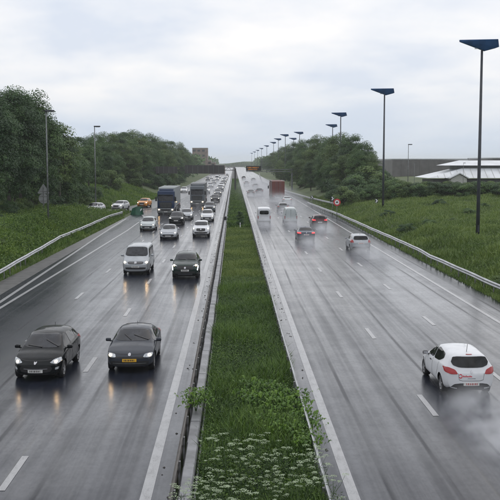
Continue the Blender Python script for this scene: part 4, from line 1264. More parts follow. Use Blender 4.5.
def build_car(S):
    root = empty('car')
    me = car_shell(S)
    bv = bvh_of(me)
    me = cut_arches(me, S['axles'], S['wr_'] + 0.045, S['W'] / 2)
    b = obj('body', me, None, root)
    def pt(name, poly, view, mat, off=0.006, rnd=2, parent=None, **k):
        return obj(name, patch(bv, poly, view, off, rnd, **k), mat, parent or root)
    # glass
    pt('windscreen', S['screen'], 'front', M['screen'])
    pt('rear_window', S['backlight'], 'rear', M['glass'], 0.014)
    for win in S['side']:
        pt('side_window', win, 'sidel', M['glass']); pt('side_window', win, 'sider', M['glass'])
    # front
    for poly in (S['head'], mir(S['head'])):
        hl = pt('headlight', poly, 'front', M['lens'], 0.012, 1, cell=0.04)
        s = 1 if poly is S['head'] else -1
        y, z, r = S['bulb']
        cir = [(s * y + r * math.cos(a_ * 0.7854), z + r * S.get('bulb_sq', 0.8) * math.sin(a_ * 0.7854)) for a_ in range(8)]
        pt('headlamp_bulb', cir, 'front', M['bulb'], 0.018, 0, hl, cell=0.2)
    for nm, poly, mk, off in S.get('front', ()):
        pt(nm, poly, 'front', M[mk], off, 1)
    for nm, poly, mk, off in S.get('front2', ()):
        pt(nm, poly, 'front', M[mk], off, 1); pt(nm, mir(poly), 'front', M[mk], off, 1)
    py, pz = S.get('fplate', (0.0, 0.40))
    fp = pt('number_plate', [(py - .26, pz - .055), (py + .26, pz - .055), (py + .26, pz + .055), (py - .26, pz + .055)], 'front', M[S.get('platef', 'plate_w')], 0.014, 0)
    x = py - .20
    for ww in (.035, .05, .03, .05, .045, .05, .03):
        pt('plate_mark', [(x, pz - .03), (x + ww * .75, pz - .03), (x + ww * .75, pz + .032), (x, pz + .032)], 'front', M['ink'], 0.018, 0, fp); x += ww + .016
    # rear
    for poly in (S['tail'], mir(S['tail'])):
        pt('tail_light', poly, 'rear', M['tail'], 0.016, 1, cell=0.04)
    for nm, poly, mk, off in S.get('rear', ()): pt(nm, poly, 'rear', M[mk], off, 1)
    py, pz = S.get('rplate', (0.0, 0.45))
    fp = pt('rear_plate', [(py - .26, pz - .055), (py + .26, pz - .055), (py + .26, pz + .055), (py - .26, pz + .055)], 'rear', M['plate_w'], 0.014, 0)
    x = py - .20
    for ww in (.035, .05, .03, .05, .045, .05, .03):
        pt('plate_mark', [(x, pz - .03), (x + ww * .75, pz - .03), (x + ww * .75, pz + .032), (x, pz + .032)], 'rear', M['ink_red'], 0.018, 0, fp); x += ww + .016
    # wheels, mirrors, wipers, seams
    yw = S['W'] / 2 - 0.15
    for x in S['axles']:
        for s in (-1, 1): add_wheel(root, x, s * yw, S['wr_'])
    mx, my, mz = S['mirror']
    for s in (-1, 1):
        bm = bmesh.new(); add_box(bm, (mx, s * (my + 0.10), mz), (0.12, 0.20, 0.13), 0.05); add_box(bm, (mx - .01, s * (my - 0.03), mz - 0.05), (0.07, 0.14, 0.05), 0.015)
        mo = obj('mirror', bm_mesh(bm, 'mirror', True), M['black'], root)
        obj('mirror_glass', box_mesh((mx - 0.067, s * (my + 0.10), mz), (0.006, 0.18, 0.10)), M['chrome'], mo)
    for wpoly in S.get('wipers', ()):
        pt('wiper', wpoly, 'front', M['black'], 0.022, 0, cell=0.05)
    for dp_ in S.get('seams', ()):
        pt('door_seam', dp_, 'sidel', M['black'], 0.0035, 0, rim=0.004); pt('door_seam', dp_, 'sider', M['black'], 0.0035, 0, rim=0.004)
    for dp_ in S.get('handles', ()):
        pt('door_handle', dp_, 'sidel', M['black'], 0.02, 1); pt('door_handle', dp_, 'sider', M['black'], 0.02, 1)
    if 'antenna' in S:
        ax, az, ln = S['antenna']
        obj('antenna', tube_mesh([(ax, 0, az), (ax - .35 * ln, 0, az + ln)], 0.009, 5), M['black'], root)
    # dark underside tray
    obj('underbody', box_mesh((0, 0, 0.20), (S['L'] * .8, S['W'] * .72, 0.08), 0.02), M['black'], root)
    root['paint'] = 1
    return root
def vseam(pts, w=0.012):
    """thin polygon along a polyline"""
    P = [Vector(p) for p in pts]; A, B = [], []
    for i, p in enumerate(P):
        d = (P[min(i + 1, len(P) - 1)] - P[max(i - 1, 0)]).normalized(); n = Vector((-d.y, d.x)) * w / 2
        A.append(tuple(p + n)); B.append(tuple(p - n))
    return A + B[::-1]

HATCH = dict(L=4.28, W=1.815, wr_=0.315, axles=(-1.28, 1.33), bf=0.30, br=0.16,
    top=[(-2.14, .86), (-2.09, 1.00), (-1.98, 1.10), (-1.62, 1.38), (-1.3, 1.455), (-0.6, 1.50), (0.0, 1.49), (0.32, 1.44), (1.20, 1.00), (1.55, 0.93), (1.9, 0.82), (2.06, 0.72), (2.14, 0.62)],
    belt=[(-2.14, .84), (-1.9, 1.02), (-1, 1.0), (0, .965), (1.0, .93), (1.5, .86), (1.9, .76), (2.14, .58)],
    w=[(-2.14, .74), (-1.95, .86), (-1.4, .905), (0, .9075), (1.3, .90), (1.75, .87), (2.0, .80), (2.14, .70)],
    wr=[(-2.14, .62), (-1.9, .63), (-1.5, .57), (-1, .59), (0, .61), (.35, .60), (1.15, .76), (1.5, .80), (1.9, .72), (2.14, .58)],
    screen=[(-.70, 1.035), (.70, 1.035), (.55, 1.425), (-.55, 1.425)], backlight=[(-.60, 1.10), (.60, 1.10), (.50, 1.39), (-.50, 1.39)],
    side=[[(0.93, 1.0), (0.02, 1.02), (0.02, 1.39), (0.30, 1.37)], [(-0.06, 1.02), (-.98, 1.06), (-1.05, 1.33), (-0.06, 1.40)], [(-1.06, 1.08), (-1.55, 1.17), (-1.40, 1.28), (-1.12, 1.32)]],
    head=[(.48, .66), (.70, .60), (.86, .68), (.82, .80), (.62, .76)], bulb=(.68, .685, .048), tail=[(.52, .88), (.84, .84), (.85, 1.03), (.66, 1.0)],
    front=[('grille', [(-.52, .56), (.52, .56), (.58, .46), (.50, .34), (-.50, .34), (-.58, .46)], 'black', .006), ('grille_bar', [(-.42, .475), (.42, .475), (.42, .455), (-.42, .455)], 'chrome', .012),
           ('badge', [(-.03, .625), (.01, .62), (.06, .69), (.045, .715), (0, .69), (-.045, .715), (-.05, .67)], 'chrome', .016), ('bonnet_seam', vseam([(-.60, .77), (-.40, .735), (.40, .735), (.60, .77)], .014), 'black', .004), ('lower_lip', [(-.74, .255), (.74, .255), (.78, .29), (-.78, .29)], 'black', .01)],
    front2=[('fog_lamp', [(.66, .42), (.76, .42), (.78, .50), (.68, .50)], 'lens', .010)],
    rear=[('rear_bumper_panel', [(-.66, .30), (.66, .30), (.62, .42), (-.62, .42)], 'black', .006), ('badge', [(-.05, .93), (.05, .93), (0, 1.0)], 'chrome', .012)], rplate=(0, .62), fplate=(0, .385),
    mirror=(0.78, .87, 1.02), wipers=(vseam([(.02, 1.05), (-.52, 1.10)], .022), vseam([(.60, 1.06), (.10, 1.25)], .022)),
    seams=(vseam([(1.02, .36), (1.04, .7), (.98, .96)]), vseam([(-.02, .30), (-.02, 1.02)]), vseam([(-1.02, 1.05), (-1.0, .75), (-.86, .55)])),
    handles=([(.16, .86), (.36, .86), (.36, .89), (.16, .89)], [(-.86, .88), (-.66, .88), (-.66, .91), (-.86, .91)]), antenna=(-1.2, 1.46, .12))
COUPE = dict(HATCH, L=4.26, W=1.81, wr_=0.325, axles=(-1.24, 1.34), bf=0.20,
    top=[(-2.13, .86), (-2.06, 1.0), (-1.9, 1.08), (-1.35, 1.30), (-.8, 1.375), (-.2, 1.40), (0.15, 1.37), (1.0, .98), (1.4, .92), (1.85, .80), (2.05, .72), (2.13, .62)],
    belt=[(-2.13, .84), (-1.8, 1.00), (-1, .98), (0, .93), (.9, .90), (1.5, .83), (1.9, .74), (2.13, .58)],
    screen=[(-.70, 1.00), (.70, 1.00), (.54, 1.335), (-.54, 1.335)], backlight=[(-.56, 1.12), (.56, 1.12), (.46, 1.32), (-.46, 1.32)],
    side=[[(0.74, .97), (-.25, .99), (-.25, 1.28), (0.10, 1.29)], [(-.33, .99), (-1.25, 1.07), (-1.05, 1.19), (-.33, 1.28)]],
    head=[(.50, .60), (.78, .58), (.84, .66), (.80, .73), (.54, .69)], bulb=(.72, .65, .055),
    front=[('grille', [(-.56, .625), (.56, .625), (.54, .565), (-.54, .565)], 'black', .006), ('lower_grille', [(-.72, .46), (.72, .46), (.68, .30), (-.68, .30)], 'black', .006),
           ('badge', [(-.05, .66), (0, .64), (.05, .66), (.05, .72), (0, .74), (-.05, .72)], 'chrome', .016), ('bonnet_seam', vseam([(-.56, .735), (-.30, .70), (.30, .70), (.56, .735)], .014), 'black', .004), ('intake_bar', [(-.62, .385), (.62, .385), (.62, .37), (-.62, .37)], 'grey_pole', .012), ('lower_lip', [(-.74, .245), (.74, .245), (.76, .275), (-.76, .275)], 'black', .01)],
    front2=[], platef='plate_y', fplate=(0, .495), rplate=(0, .60), mirror=(0.62, .87, .99),
    wipers=(vseam([(-.05, 1.02), (-.34, 1.18)], .022), vseam([(.60, 1.02), (.02, 1.17)], .022)),
    seams=(vseam([(.86, .36), (.88, .7), (.80, .95)]), vseam([(-.29, .30), (-.29, .98)])), handles=([(-.14, .84), (.06, .84), (.06, .87), (-.14, .87)],), antenna=(-.9, 1.37, .08))
CLIO = dict(HATCH, L=4.06, W=1.73, wr_=0.31, axles=(-1.18, 1.40), bf=0.30, br=0.20,
    top=[(-2.03, .80), (-1.99, .98), (-1.90, 1.08), (-1.70, 1.38), (-1.52, 1.415), (-0.6, 1.45), (0.0, 1.445), (0.30, 1.40), (1.12, .98), (1.5, .90), (1.85, .78), (2.03, .62)],
    belt=[(-2.03, .84), (-1.8, 1.02), (-1, .98), (0, .93), (1.0, .90), (1.5, .84), (1.85, .74), (2.03, .56)],
    w=[(-2.03, .74), (-1.85, .83), (-1.3, .868), (0, .86), (1.2, .855), (1.7, .82), (1.92, .75), (2.03, .66)],
    wr=[(-2.03, .60), (-1.85, .60), (-1.6, .55), (-1, .57), (0, .59), (.35, .58), (1.1, .72), (1.5, .76), (1.85, .68), (2.03, .55)],
    screen=[(-.66, 1.01), (.66, 1.01), (.53, 1.385), (-.53, 1.385)],
    backlight=[(-.62, 1.16), (-.57, 1.06), (-.38, 1.00), (.38, 1.00), (.57, 1.06), (.62, 1.16), (.535, 1.325), (-.535, 1.325)],
    side=[[(0.92, .945), (0.0, .965), (0.0, 1.365), (0.24, 1.36)], [(-0.05, .965), (-.78, 1.01), (-1.12, 1.15), (-1.0, 1.30), (-0.05, 1.37)]],
    tail=[(.44, .80), (.52, .93), (.70, .99), (.82, .98), (.82, .84), (.66, .79)], head=[(.42, .66), (.74, .64), (.82, .76), (.72, .80), (.48, .72)], bulb=(.66, .70, .06),
    rear=[('rear_bumper_panel', [(-.74, .28), (-.56, .46), (-.34, .50), (.34, .50), (.56, .46), (.74, .28), (.5, .25), (-.5, .25)], 'black', .008),
          ('badge', [(0, .80), (.045, .87), (0, .94), (-.045, .87)], 'chrome', .014), ('hatch_handle', [(-.13, .655), (.13, .655), (.13, .675), (-.13, .675)], 'chrome', .008), ('light_strip', [(-.10, 1.375), (.10, 1.375), (.10, 1.39), (-.10, 1.39)], 'tail', .012),
          ('hatch_seam', vseam([(-.43, .82), (-.40, .58), (.40, .58), (.43, .82)], .012), 'black', .004)],
    rplate=(0, .475), mirror=(0.72, .82, .98), seams=(vseam([(.98, .36), (1.0, .68), (.92, .93)]), vseam([(-.03, .28), (-.03, .98)]), vseam([(-.86, .98), (-.82, .72), (-.70, .52)])),
    handles=([(.14, .83), (.33, .83), (.33, .86), (.14, .86)],), antenna=(-1.35, 1.42, .28))
SUV = dict(HATCH, L=4.45, W=1.84, wr_=0.345, axles=(-1.34, 1.34), bf=0.22, br=0.14,
    zb=[(-2.22, .38), (-1.8, .27), (1.8, .27), (2.22, .32)],
    top=[(-2.22, .95), (-2.17, 1.12), (-2.05, 1.20), (-1.75, 1.50), (-1.45, 1.59), (-.6, 1.62), (0, 1.61), (0.32, 1.56), (1.02, 1.15), (1.4, 1.09), (1.85, 1.02), (2.1, .94), (2.22, .76)],
    belt=[(-2.22, .95), (-1.9, 1.12), (-1, 1.09), (0, 1.06), (.95, 1.04), (1.5, 1.0), (1.95, .92), (2.22, .68)],
    w=[(-2.22, .76), (-2.0, .88), (-1.4, .92), (0, .92), (1.3, .915), (1.8, .90), (2.08, .84), (2.22, .76)],
    wr=[(-2.22, .64), (-2.0, .66), (-1.6, .60), (-1, .62), (0, .64), (.35, .63), (1.0, .77), (1.4, .82), (1.9, .78), (2.22, .66)],
    screen=[(-.72, 1.18), (.72, 1.18), (.58, 1.54), (-.58, 1.54)], backlight=[(-.62, 1.22), (.62, 1.22), (.54, 1.50), (-.54, 1.50)],
    side=[[(0.80, 1.11), (0.0, 1.13), (0.0, 1.50), (0.30, 1.48)], [(-0.06, 1.13), (-1.0, 1.16), (-1.05, 1.46), (-0.06, 1.51)], [(-1.08, 1.17), (-1.6, 1.25), (-1.45, 1.40), (-1.10, 1.44)]],
    head=[(.50, .84), (.84, .86), (.86, .96), (.56, .92)], bulb=(.74, .895, .06), tail=[(.48, .98), (.86, .96), (.87, 1.12), (.50, 1.08)],
    front=[('grille', [(-.48, .94), (.48, .94), (.44, .66), (-.44, .66)], 'black', .008), ('lower_grille', [(-.70, .56), (.70, .56), (.62, .40), (-.62, .40)], 'black', .008), ('badge', [(-.06, .78), (.06, .78), (.06, .90), (-.06, .90)], 'chrome', .018),
           ('skid_plate', [(-.5, .37), (.5, .37), (.46, .33), (-.46, .33)], 'chrome', .012)],
    front2=[('fog_lamp', [(.70, .58), (.80, .58), (.80, .66), (.70, .66)], 'lens', .010)], fplate=(0, .60), rplate=(0, .80),
    rear=[('rear_bumper_panel', [(-.78, .40), (.78, .40), (.74, .60), (-.74, .60)], 'black', .008), ('badge', [(-.05, 1.03), (.05, 1.03), (.05, 1.11), (-.05, 1.11)], 'chrome', .012)],
    mirror=(0.70, .89, 1.15), wipers=(vseam([(.0, 1.20), (-.52, 1.24)], .022), vseam([(.62, 1.20), (.06, 1.24)], .022)),
    seams=(vseam([(.96, .42), (.98, .8), (.92, 1.06)]), vseam([(-.03, .36), (-.03, 1.12)]), vseam([(-1.04, 1.12), (-1.0, .85), (-.86, .65)])),
    handles=([(.16, .96), (.36, .96), (.36, .99), (.16, .99)], [(-.86, .98), (-.66, .98), (-.66, 1.01), (-.86, 1.01)]), antenna=(-1.3, 1.59, .08))
LION = dict(SUV, head=[(.50, .86), (.84, .90), (.86, .97), (.58, .93)], bulb=(.72, .91, .055),
    front=[('grille', [(-.56, .90), (.56, .90), (.50, .62), (-.50, .62)], 'black', .008), ('lower_grille', [(-.70, .54), (.70, .54), (.62, .40), (-.62, .40)], 'black', .008), ('badge', [(-.055, .72), (.055, .72), (.065, .80), (0, .84), (-.065, .80)], 'chrome', .018), ('skid_plate', [(-.5, .37), (.5, .37), (.46, .33), (-.46, .33)], 'chrome', .012)],
    front2=[('fang_lamp', [(.80, .60), (.84, .60), (.87, .88), (.83, .88)], 'bulb_white', .012)])
SEDAN = dict(HATCH, L=4.65, W=1.80, axles=(-1.38, 1.38),
    top=[(-2.32, .90), (-2.26, 1.0), (-1.75, 1.07), (-1.45, 1.12), (-.85, 1.38), (-.4, 1.44), (.0, 1.43), (0.25, 1.39), (1.05, .98), (1.5, .92), (1.95, .82), (2.2, .72), (2.32, .60)],
    belt=[(-2.32, .88), (-2.0, 1.0), (-1, .98), (0, .95), (1.0, .91), (1.6, .85), (2.0, .75), (2.32, .56)],
    w=[(-2.32, .74), (-2.1, .86), (-1.5, .895), (0, .90), (1.4, .89), (1.9, .86), (2.18, .79), (2.32, .70)],
    wr=[(-2.32, .66), (-2.0, .74), (-1.5, .72), (-.9, .56), (0, .60), (.3, .59), (1.05, .75), (1.6, .79), (2.0, .72), (2.32, .58)],
    screen=[(-.68, 1.01), (.68, 1.01), (.54, 1.375), (-.54, 1.375)], backlight=[(-.62, 1.13), (.62, 1.13), (.50, 1.35), (-.50, 1.35)],
    side=[[(0.78, .97), (-.05, .99), (-.05, 1.34), (0.22, 1.33)], [(-0.12, .99), (-1.18, 1.03), (-.90, 1.26), (-0.12, 1.34)]],
    tail=[(.50, .86), (.86, .86), (.86, .98), (.52, .97)], rear=[('rear_bumper_panel', [(-.66, .28), (.66, .28), (.62, .38), (-.62, .38)], 'black', .008), ('badge', [(-.05, .90), (.05, .90), (.05, .96), (-.05, .96)], 'chrome', .012)],
    rplate=(0, .76), mirror=(0.62, .86, 1.0), handles=([(.10, .86), (.30, .86), (.30, .89), (.10, .89)], [(-.92, .88), (-.72, .88), (-.72, .91), (-.92, .91)]), antenna=(-.8, 1.38, .08))
ESTATE = dict(HATCH, L=4.35,
    top=[(-2.17, .88), (-2.12, 1.02), (-2.04, 1.10), (-1.84, 1.42), (-1.6, 1.48), (-0.6, 1.52), (0.0, 1.51), (0.32, 1.46), (1.15, 1.02), (1.55, .94), (1.95, .82), (2.17, .62)],
    backlight=[(-.64, 1.08), (.64, 1.08), (.56, 1.40), (-.56, 1.40)], tail=[(.60, .86), (.86, .84), (.86, 1.06), (.70, 1.10)], rplate=(0, .80),
    rear=[('rear_bumper_panel', [(-.74, .28), (.74, .28), (.70, .52), (-.70, .52)], 'black', .008), ('badge', [(-.05, .96), (.05, .96), (.05, 1.03), (-.05, 1.03)], 'chrome', .012)])
VAN = dict(HATCH, L=4.89, W=1.90, wr_=0.335, axles=(-1.50, 1.50), bf=0.20, br=0.06, crown=0.06, sig=0.05,
    zb=[(-2.44, .30), (-2, .24), (2, .24), (2.44, .28)],
    top=[(-2.44, 1.72), (-2.40, 1.86), (-2.2, 1.94), (-1, 1.97), (0.6, 1.96), (0.95, 1.90), (1.72, 1.26), (2.0, 1.14), (2.28, 1.02), (2.44, .80)],
    belt=[(-2.44, 1.15), (-1, 1.17), (.6, 1.17), (1.6, 1.14), (2.0, 1.05), (2.3, .93), (2.44, .72)],
    w=[(-2.44, .88), (-2.3, .93), (-1, .95), (1.5, .95), (2.0, .93), (2.3, .87), (2.44, .78)],
    wr=[(-2.44, .76), (-2.2, .78), (0, .80), (0.9, .76), (1.7, .84), (2.0, .86), (2.3, .80), (2.44, .68)],
    screen=[(-.80, 1.27), (.80, 1.27), (.70, 1.86), (-.70, 1.86)], backlight=[(-.70, 1.20), (.70, 1.20), (.66, 1.78), (-.66, 1.78)],
    side=[[(1.45, 1.22), (0.66, 1.22), (0.66, 1.75), (0.95, 1.74)], [(0.55, 1.22), (-.70, 1.22), (-.70, 1.76), (0.55, 1.76)], [(-.82, 1.22), (-2.1, 1.22), (-2.05, 1.74), (-.82, 1.76)]],
    head=[(.56, .80), (.86, .82), (.88, 1.0), (.60, .94)], bulb=(.74, .89, .075), tail=[(.76, .85), (.86, .85), (.85, 1.15), (.76, 1.15)],
    front=[('grille', [(-.54, .94), (.54, .94), (.50, .78), (-.50, .78)], 'black', .008), ('grille_bar', [(-.48, .87), (.48, .87), (.48, .85), (-.48, .85)], 'chrome', .016), ('badge', [(-.08, .82), (.08, .82), (.08, .93), (-.08, .93)], 'chrome', .02),
           ('lower_grille', [(-.72, .56), (.72, .56), (.66, .42), (-.66, .42)], 'black', .008)],
    front2=[('fog_lamp', [(.70, .46), (.80, .46), (.80, .54), (.70, .54)], 'lens', .012)], fplate=(0, .60), rplate=(0, .75),
    rear=[('door_seam', vseam([(0, .5), (0, 1.85)], .015), 'black', .004), ('rear_bumper_panel', [(-.84, .32), (.84, .32), (.84, .52), (-.84, .52)], 'black', .012)],
    mirror=(1.18, .95, 1.28), wipers=(vseam([(-.02, 1.29), (-.60, 1.36)], .022), vseam([(.70, 1.29), (.10, 1.36)], .022)),
    seams=(vseam([(1.62, .40), (1.62, 1.0), (1.5, 1.18)]), vseam([(.60, .34), (.60, 1.80)]), vseam([(-.76, .34), (-.76, 1.80)])), handles=([(.70, 1.04), (.92, 1.04), (.92, 1.08), (.70, 1.08)],), antenna=(-2.0, 1.94, .1))
PANEL_VAN = dict(VAN, L=5.5, W=2.0, axles=(-1.7, 1.75),
    top=[(-2.75, 2.10), (-2.72, 2.26), (-2.6, 2.36), (-1, 2.42), (1.0, 2.38), (1.35, 2.28), (2.1, 1.40), (2.4, 1.24), (2.62, 1.05), (2.75, .85)],
    belt=[(-2.75, 1.3), (-1, 1.3), (.9, 1.3), (1.9, 1.24), (2.3, 1.1), (2.75, .78)],
    w=[(-2.75, .95), (-2.6, .99), (-1, 1.0), (1.7, 1.0), (2.3, .97), (2.6, .90), (2.75, .80)], wr=[(-2.75, .90), (-2.4, .93), (0, .93), (1.2, .84), (2.0, .90), (2.4, .90), (2.75, .70)],
    screen=[(-.82, 1.42), (.82, 1.42), (.74, 2.2), (-.74, 2.2)], backlight=[(-.66, 1.42), (.66, 1.42), (.64, 1.98), (-.64, 1.98)], side=[[(1.8, 1.36), (1.0, 1.36), (1.0, 1.95), (1.3, 1.95)]],
    tail=[(.82, .80), (.92, .80), (.91, 1.22), (.83, 1.22)],
    rear=[('door_seam', vseam([(0, .45), (0, 2.2)], .03), 'black', .009), ('rear_bumper_panel', [(-.90, .32), (.90, .32), (.90, .52), (-.90, .52)], 'black', .012), ('door_edge', vseam([(-.80, .55), (-.78, 2.15), (.78, 2.15), (.80, .55)], .02), 'black', .005), ('door_bar', [(-.6, 1.22), (.6, 1.22), (.6, 1.26), (-.6, 1.26)], 'grey_pole', .02)],
    rplate=(0.35, .85), mirror=(1.45, 1.05, 1.45), seams=(vseam([(.92, .34), (.92, 2.1)]),), antenna=(0.9, 2.38, .2))
FLAT_VAN = dict(PANEL_VAN, backlight=[(-.05, 2.0), (.05, 2.0), (.05, 2.04), (-.05, 2.04)], wr=[(-2.75, .70), (-2.4, .72), (0, .74), (1.2, .74), (2.0, .90), (2.4, .90), (2.75, .70)],
    rear=[('door_seam', vseam([(0, .45), (0, 2.2)], .03), 'grey_pole', .009), ('rear_bumper_panel', [(-.90, .32), (.90, .32), (.90, .52), (-.90, .52)], 'black', .012), ('door_edge', vseam([(-.84, .55), (-.66, 2.2), (.66, 2.2), (.84, .55)], .03), 'grey_pole', .006), ('hinge', [(-.84, 1.4), (-.70, 1.4), (-.70, 1.46), (-.84, 1.46)], 'black', .02), ('hinge', [(.70, 1.4), (.84, 1.4), (.84, 1.46), (.70, 1.46)], 'black', .02)])

# ---- lorries
def build_lorry(cab_col, box_col, box_h=3.95, rear=False, front_dark=True):
    root = empty('lorry')
    L, Wd = 16.0, 2.5
    xf = L / 2
    # cab
    bm = bmesh.new(); add_box(bm, (xf - 1.1, 0, 2.12), (2.2, 2.48, 2.85), 0.16)
    bmesh.ops.subdivide_edges(bm, edges=bm.edges[:], cuts=2, use_grid_fill=True)
    for v in bm.verts:
        if v.co.z > 2.0 and v.co.x > xf - 0.8: v.co.x -= (v.co.z - 2.0) * 0.16
    me = bm_mesh(bm, 'cab', True)
    bv = bvh_of(me)
    cab = obj('cab', me, cab_col, root)
    def pt(name, poly, view, mat, off=0.01, rnd=1, parent=cab): return obj(name, patch(bv, poly, view, off, rnd, cell=0.2), mat, parent)
    pt('windscreen', [(-1.12, 2.02), (1.12, 2.02), (1.08, 2.85), (-1.08, 2.85)], 'front', M['screen'])
    pt('grille', [(-.85, 1.05), (.85, 1.05), (.95, 1.88), (-.95, 1.88)], 'front', M['black'])
    for z in (1.25, 1.45, 1.65): pt('grille_bar', [(-.80, z), (.80, z), (.80, z + .04), (-.80, z + .04)], 'front', M['grey_pole'], 0.03, 0)
    pt('roof_panel', [(-.95, 3.05), (.95, 3.05), (.9, 3.4), (-.9, 3.4)], 'front', M['lens'] if not front_dark else cab_col, 0.02)
    for s in ('sidel', 'sider'): pt('side_window', [(xf - .45, 2.05), (xf - 1.25, 2.05), (xf - 1.25, 2.75), (xf - .6, 2.75)], s, M['glass'])
    obj('sun_visor', box_mesh((xf + 0.02, 0, 2.95), (0.35, 2.2, 0.10), 0.03), M['black'], cab)
    bm = bmesh.new(); add_box(bm, (xf + 0.02, 0, 0.66), (0.5, 2.5, 0.72), 0.10)
    bp = obj('bumper', bm_mesh(bm, 'bumper', False), M['grey_pole'] if front_dark else cab_col, root)
    obj('number_plate', box_mesh((xf + .28, 0, .50), (.02, .52, .11)), M['plate_w'], bp)
    obj('lower_grille', box_mesh((xf + .265, 0, .74), (.02, 1.3, .22)), M['black'], bp)
    for s in (-1, 1):
        hl = obj('headlight', box_mesh((xf + .24, s * .96, .80), (.10, .40, .24), .03), M['lens'], bp)
        obj('headlamp_bulb', tube_mesh([(xf + .28, s * .98, .80), (xf + .305, s * .98, .80)], .085, 10), M['bulb'], hl)
        bm = bmesh.new(); add_box(bm, (xf - .15, s * 1.42, 2.35), (.16, .26, .62), .05); add_box(bm, (xf - .15, s * 1.27, 2.7), (.06, .3, .05)); 
        obj('mirror', bm_mesh(bm), M['black'], cab)
    bm = bmesh.new(); add_box(bm, (xf - 1.7, 0, 3.62), (1.0, 2.1, 0.35), .1); obj('roof_fairing', bm_mesh(bm), cab_col, cab)
    # chassis and box
    obj('chassis', box_mesh((-0.6, 0, .95), (L - 1.2, .9, .28), .02), M['black'], root)
    bl_ = 13.4; x0 = -L / 2
    bx = obj('cargo_box', box_mesh((x0 + bl_ / 2, 0, (1.15 + box_h) / 2), (bl_, 2.52, box_h - 1.15), .03), box_col, root)
    for s in (-1, 1):
        obj('roof_rail', box_mesh((x0 + bl_ / 2, s * 1.24, box_h + .01), (bl_ - .1, .08, .06)), M['sign_back'], bx)
        for k in range(12): obj('side_post', box_mesh((x0 + .6 + k * 1.1, s * 1.268, (1.2 + box_h) / 2), (.06, .02, box_h - 1.3)), M['sign_back'], bx)
        obj('side_guard', box_mesh((0.5, s * 1.18, .75), (4.2, .05, .5)), M['grey_pole'], root)
    # rear doors
    for s in (-1, 1):
        d = obj('rear_door', box_mesh((x0 - .03, s * .62, (1.2 + box_h) / 2), (.04, 1.2, box_h - 1.28), .01), box_col, root)
        for y in (.25, .5): obj('lock_rod', tube_mesh([(x0 - .07, s * y, 1.25), (x0 - .07, s * y, box_h - .1)], .018, 6), M['grey_pole'], d)
        obj('tail_light', box_mesh((x0 - .05, s * 1.0, .98), (.06, .42, .14), .01), M['tail'], root)
        obj('mud_flap', box_mesh((x0 + .5, s * .98, .55), (.03, .6, .6)), M['black'], root)
    obj('rear_bumper', box_mesh((x0 - .02, 0, .62), (.12, 2.3, .14), .02), M['grey_pole'], root)
    for x in (xf - 1.15, xf - 4.6, x0 + 4.4, x0 + 3.1, x0 + 1.8):
        for s in (-1, 1): add_wheel(root, x, s * 1.06, 0.5, 0.34)
    return root, cab

# ---- paints
P = {}
for nm, c, mt, rg in (('black', (0.005, 0.0065, 0.0075), .0, .3), ('graphite', (0.040, 0.045, 0.056), .3, .35), ('green', (0.020, 0.034, 0.030), .4, .35), ('silver', (0.36, 0.38, 0.40), .5, .38), ('white', (0.64, 0.65, 0.67), .0, .35),
                      ('grey', (0.16, 0.17, 0.18), .4, .38), ('darkblue', (0.020, 0.028, 0.050), .4, .35), ('burgundy', (0.055, 0.018, 0.022), .3, .35), ('orange', (0.62, 0.24, 0.03), .0, .4), ('blue', (0.018, 0.036, 0.085), .1, .35), ('slate', (0.10, 0.115, 0.13), .2, .4),
                      ('rust', (0.17, 0.055, 0.045), .0, .5), ('pale', (0.46, 0.50, 0.50), .1, .4), ('tarp', (0.36, 0.39, 0.40), .0, .55)):
    P[nm] = paint_mat('paint_' + nm, c, mt, rg, 0.0 if max(c) < .09 else 0.2)
SPEC = dict(hatch=HATCH, coupe=COUPE, clio=CLIO, suv=SUV, lion=LION, sedan=SEDAN, estate=ESTATE, van=VAN, panel_van=PANEL_VAN, flat_van=FLAT_VAN)
proto = {}
def vehicle(kind, x, y, heading, paint, label, name='car', cat='car', group=None, skip=(), far=False, mirror_paint=True, tail=None, z=0.0, tilt=0.0):
    """y = the end of the vehicle that faces the camera"""
    if kind not in proto:
        proto[kind] = build_car(SPEC[kind]); o = proto[kind]; fresh = True
    else:
        o = copy_tree(proto[kind], None, skip); fresh = False
    o.name = name
    L = SPEC[kind]['L']
    rz = R(-90) if heading < 0 else R(90)
    c = Vector((x, y + L / 2 * math.cos(tilt), z))
    c.x += L / 2 * math.sin(tilt) * -1
    if kind in ('panel_van', 'flat_van'): o.scale = (.87, .87, .87)
    o.location = c; o.rotation_euler = (0, 0, rz + tilt)
    tag(o, label, cat, group)
    for ch in children(o):
        b = ch.name.split('.')[0]
        if b == 'body':
            ch.material_slots[0].link = 'OBJECT'; ch.material_slots[0].material = P[paint]
        if b == 'mirror' and mirror_paint:
            ch.material_slots[0].link = 'OBJECT'; ch.material_slots[0].material = P[paint]
        if b == 'tail_light' and tail:
            ch.material_slots[0].link = 'OBJECT'; ch.material_slots[0].material = M[tail]
        if far:
            for g2 in children(ch):
                if g2.name.startswith('headlamp_bulb'):
                    g2.material_slots[0].link = 'OBJECT'; g2.material_slots[0].material = M['bulb_far']
    return o
SMALL = ('plate_mark', 'wiper', 'door_seam', 'door_handle', 'antenna', 'mirror_glass', 'brake_disc', 'badge', 'fog_lamp', 'grille_bar', 'skid_plate')
ON, OFF = 'oncoming traffic', 'traffic driving away in spray'
def oncoming(kind, px, py, lane, paint, label, **k):
    v = G(px, py); X = v.x if lane is None else lane
    return vehicle(kind, X, v.y, -1, paint, label, group=k.pop('group', ON), skip=SMALL if v.y > 100 else (), far=k.pop('far', v.y > 80), **k)
def leaving(kind, px, py, lane, paint, label, **k):
    v = G(px, py); X = v.x if lane is None else lane
    return vehicle(kind, X, v.y, 1, paint, label, group=OFF, skip=SMALL if v.y > 100 else (), far=True, **k)
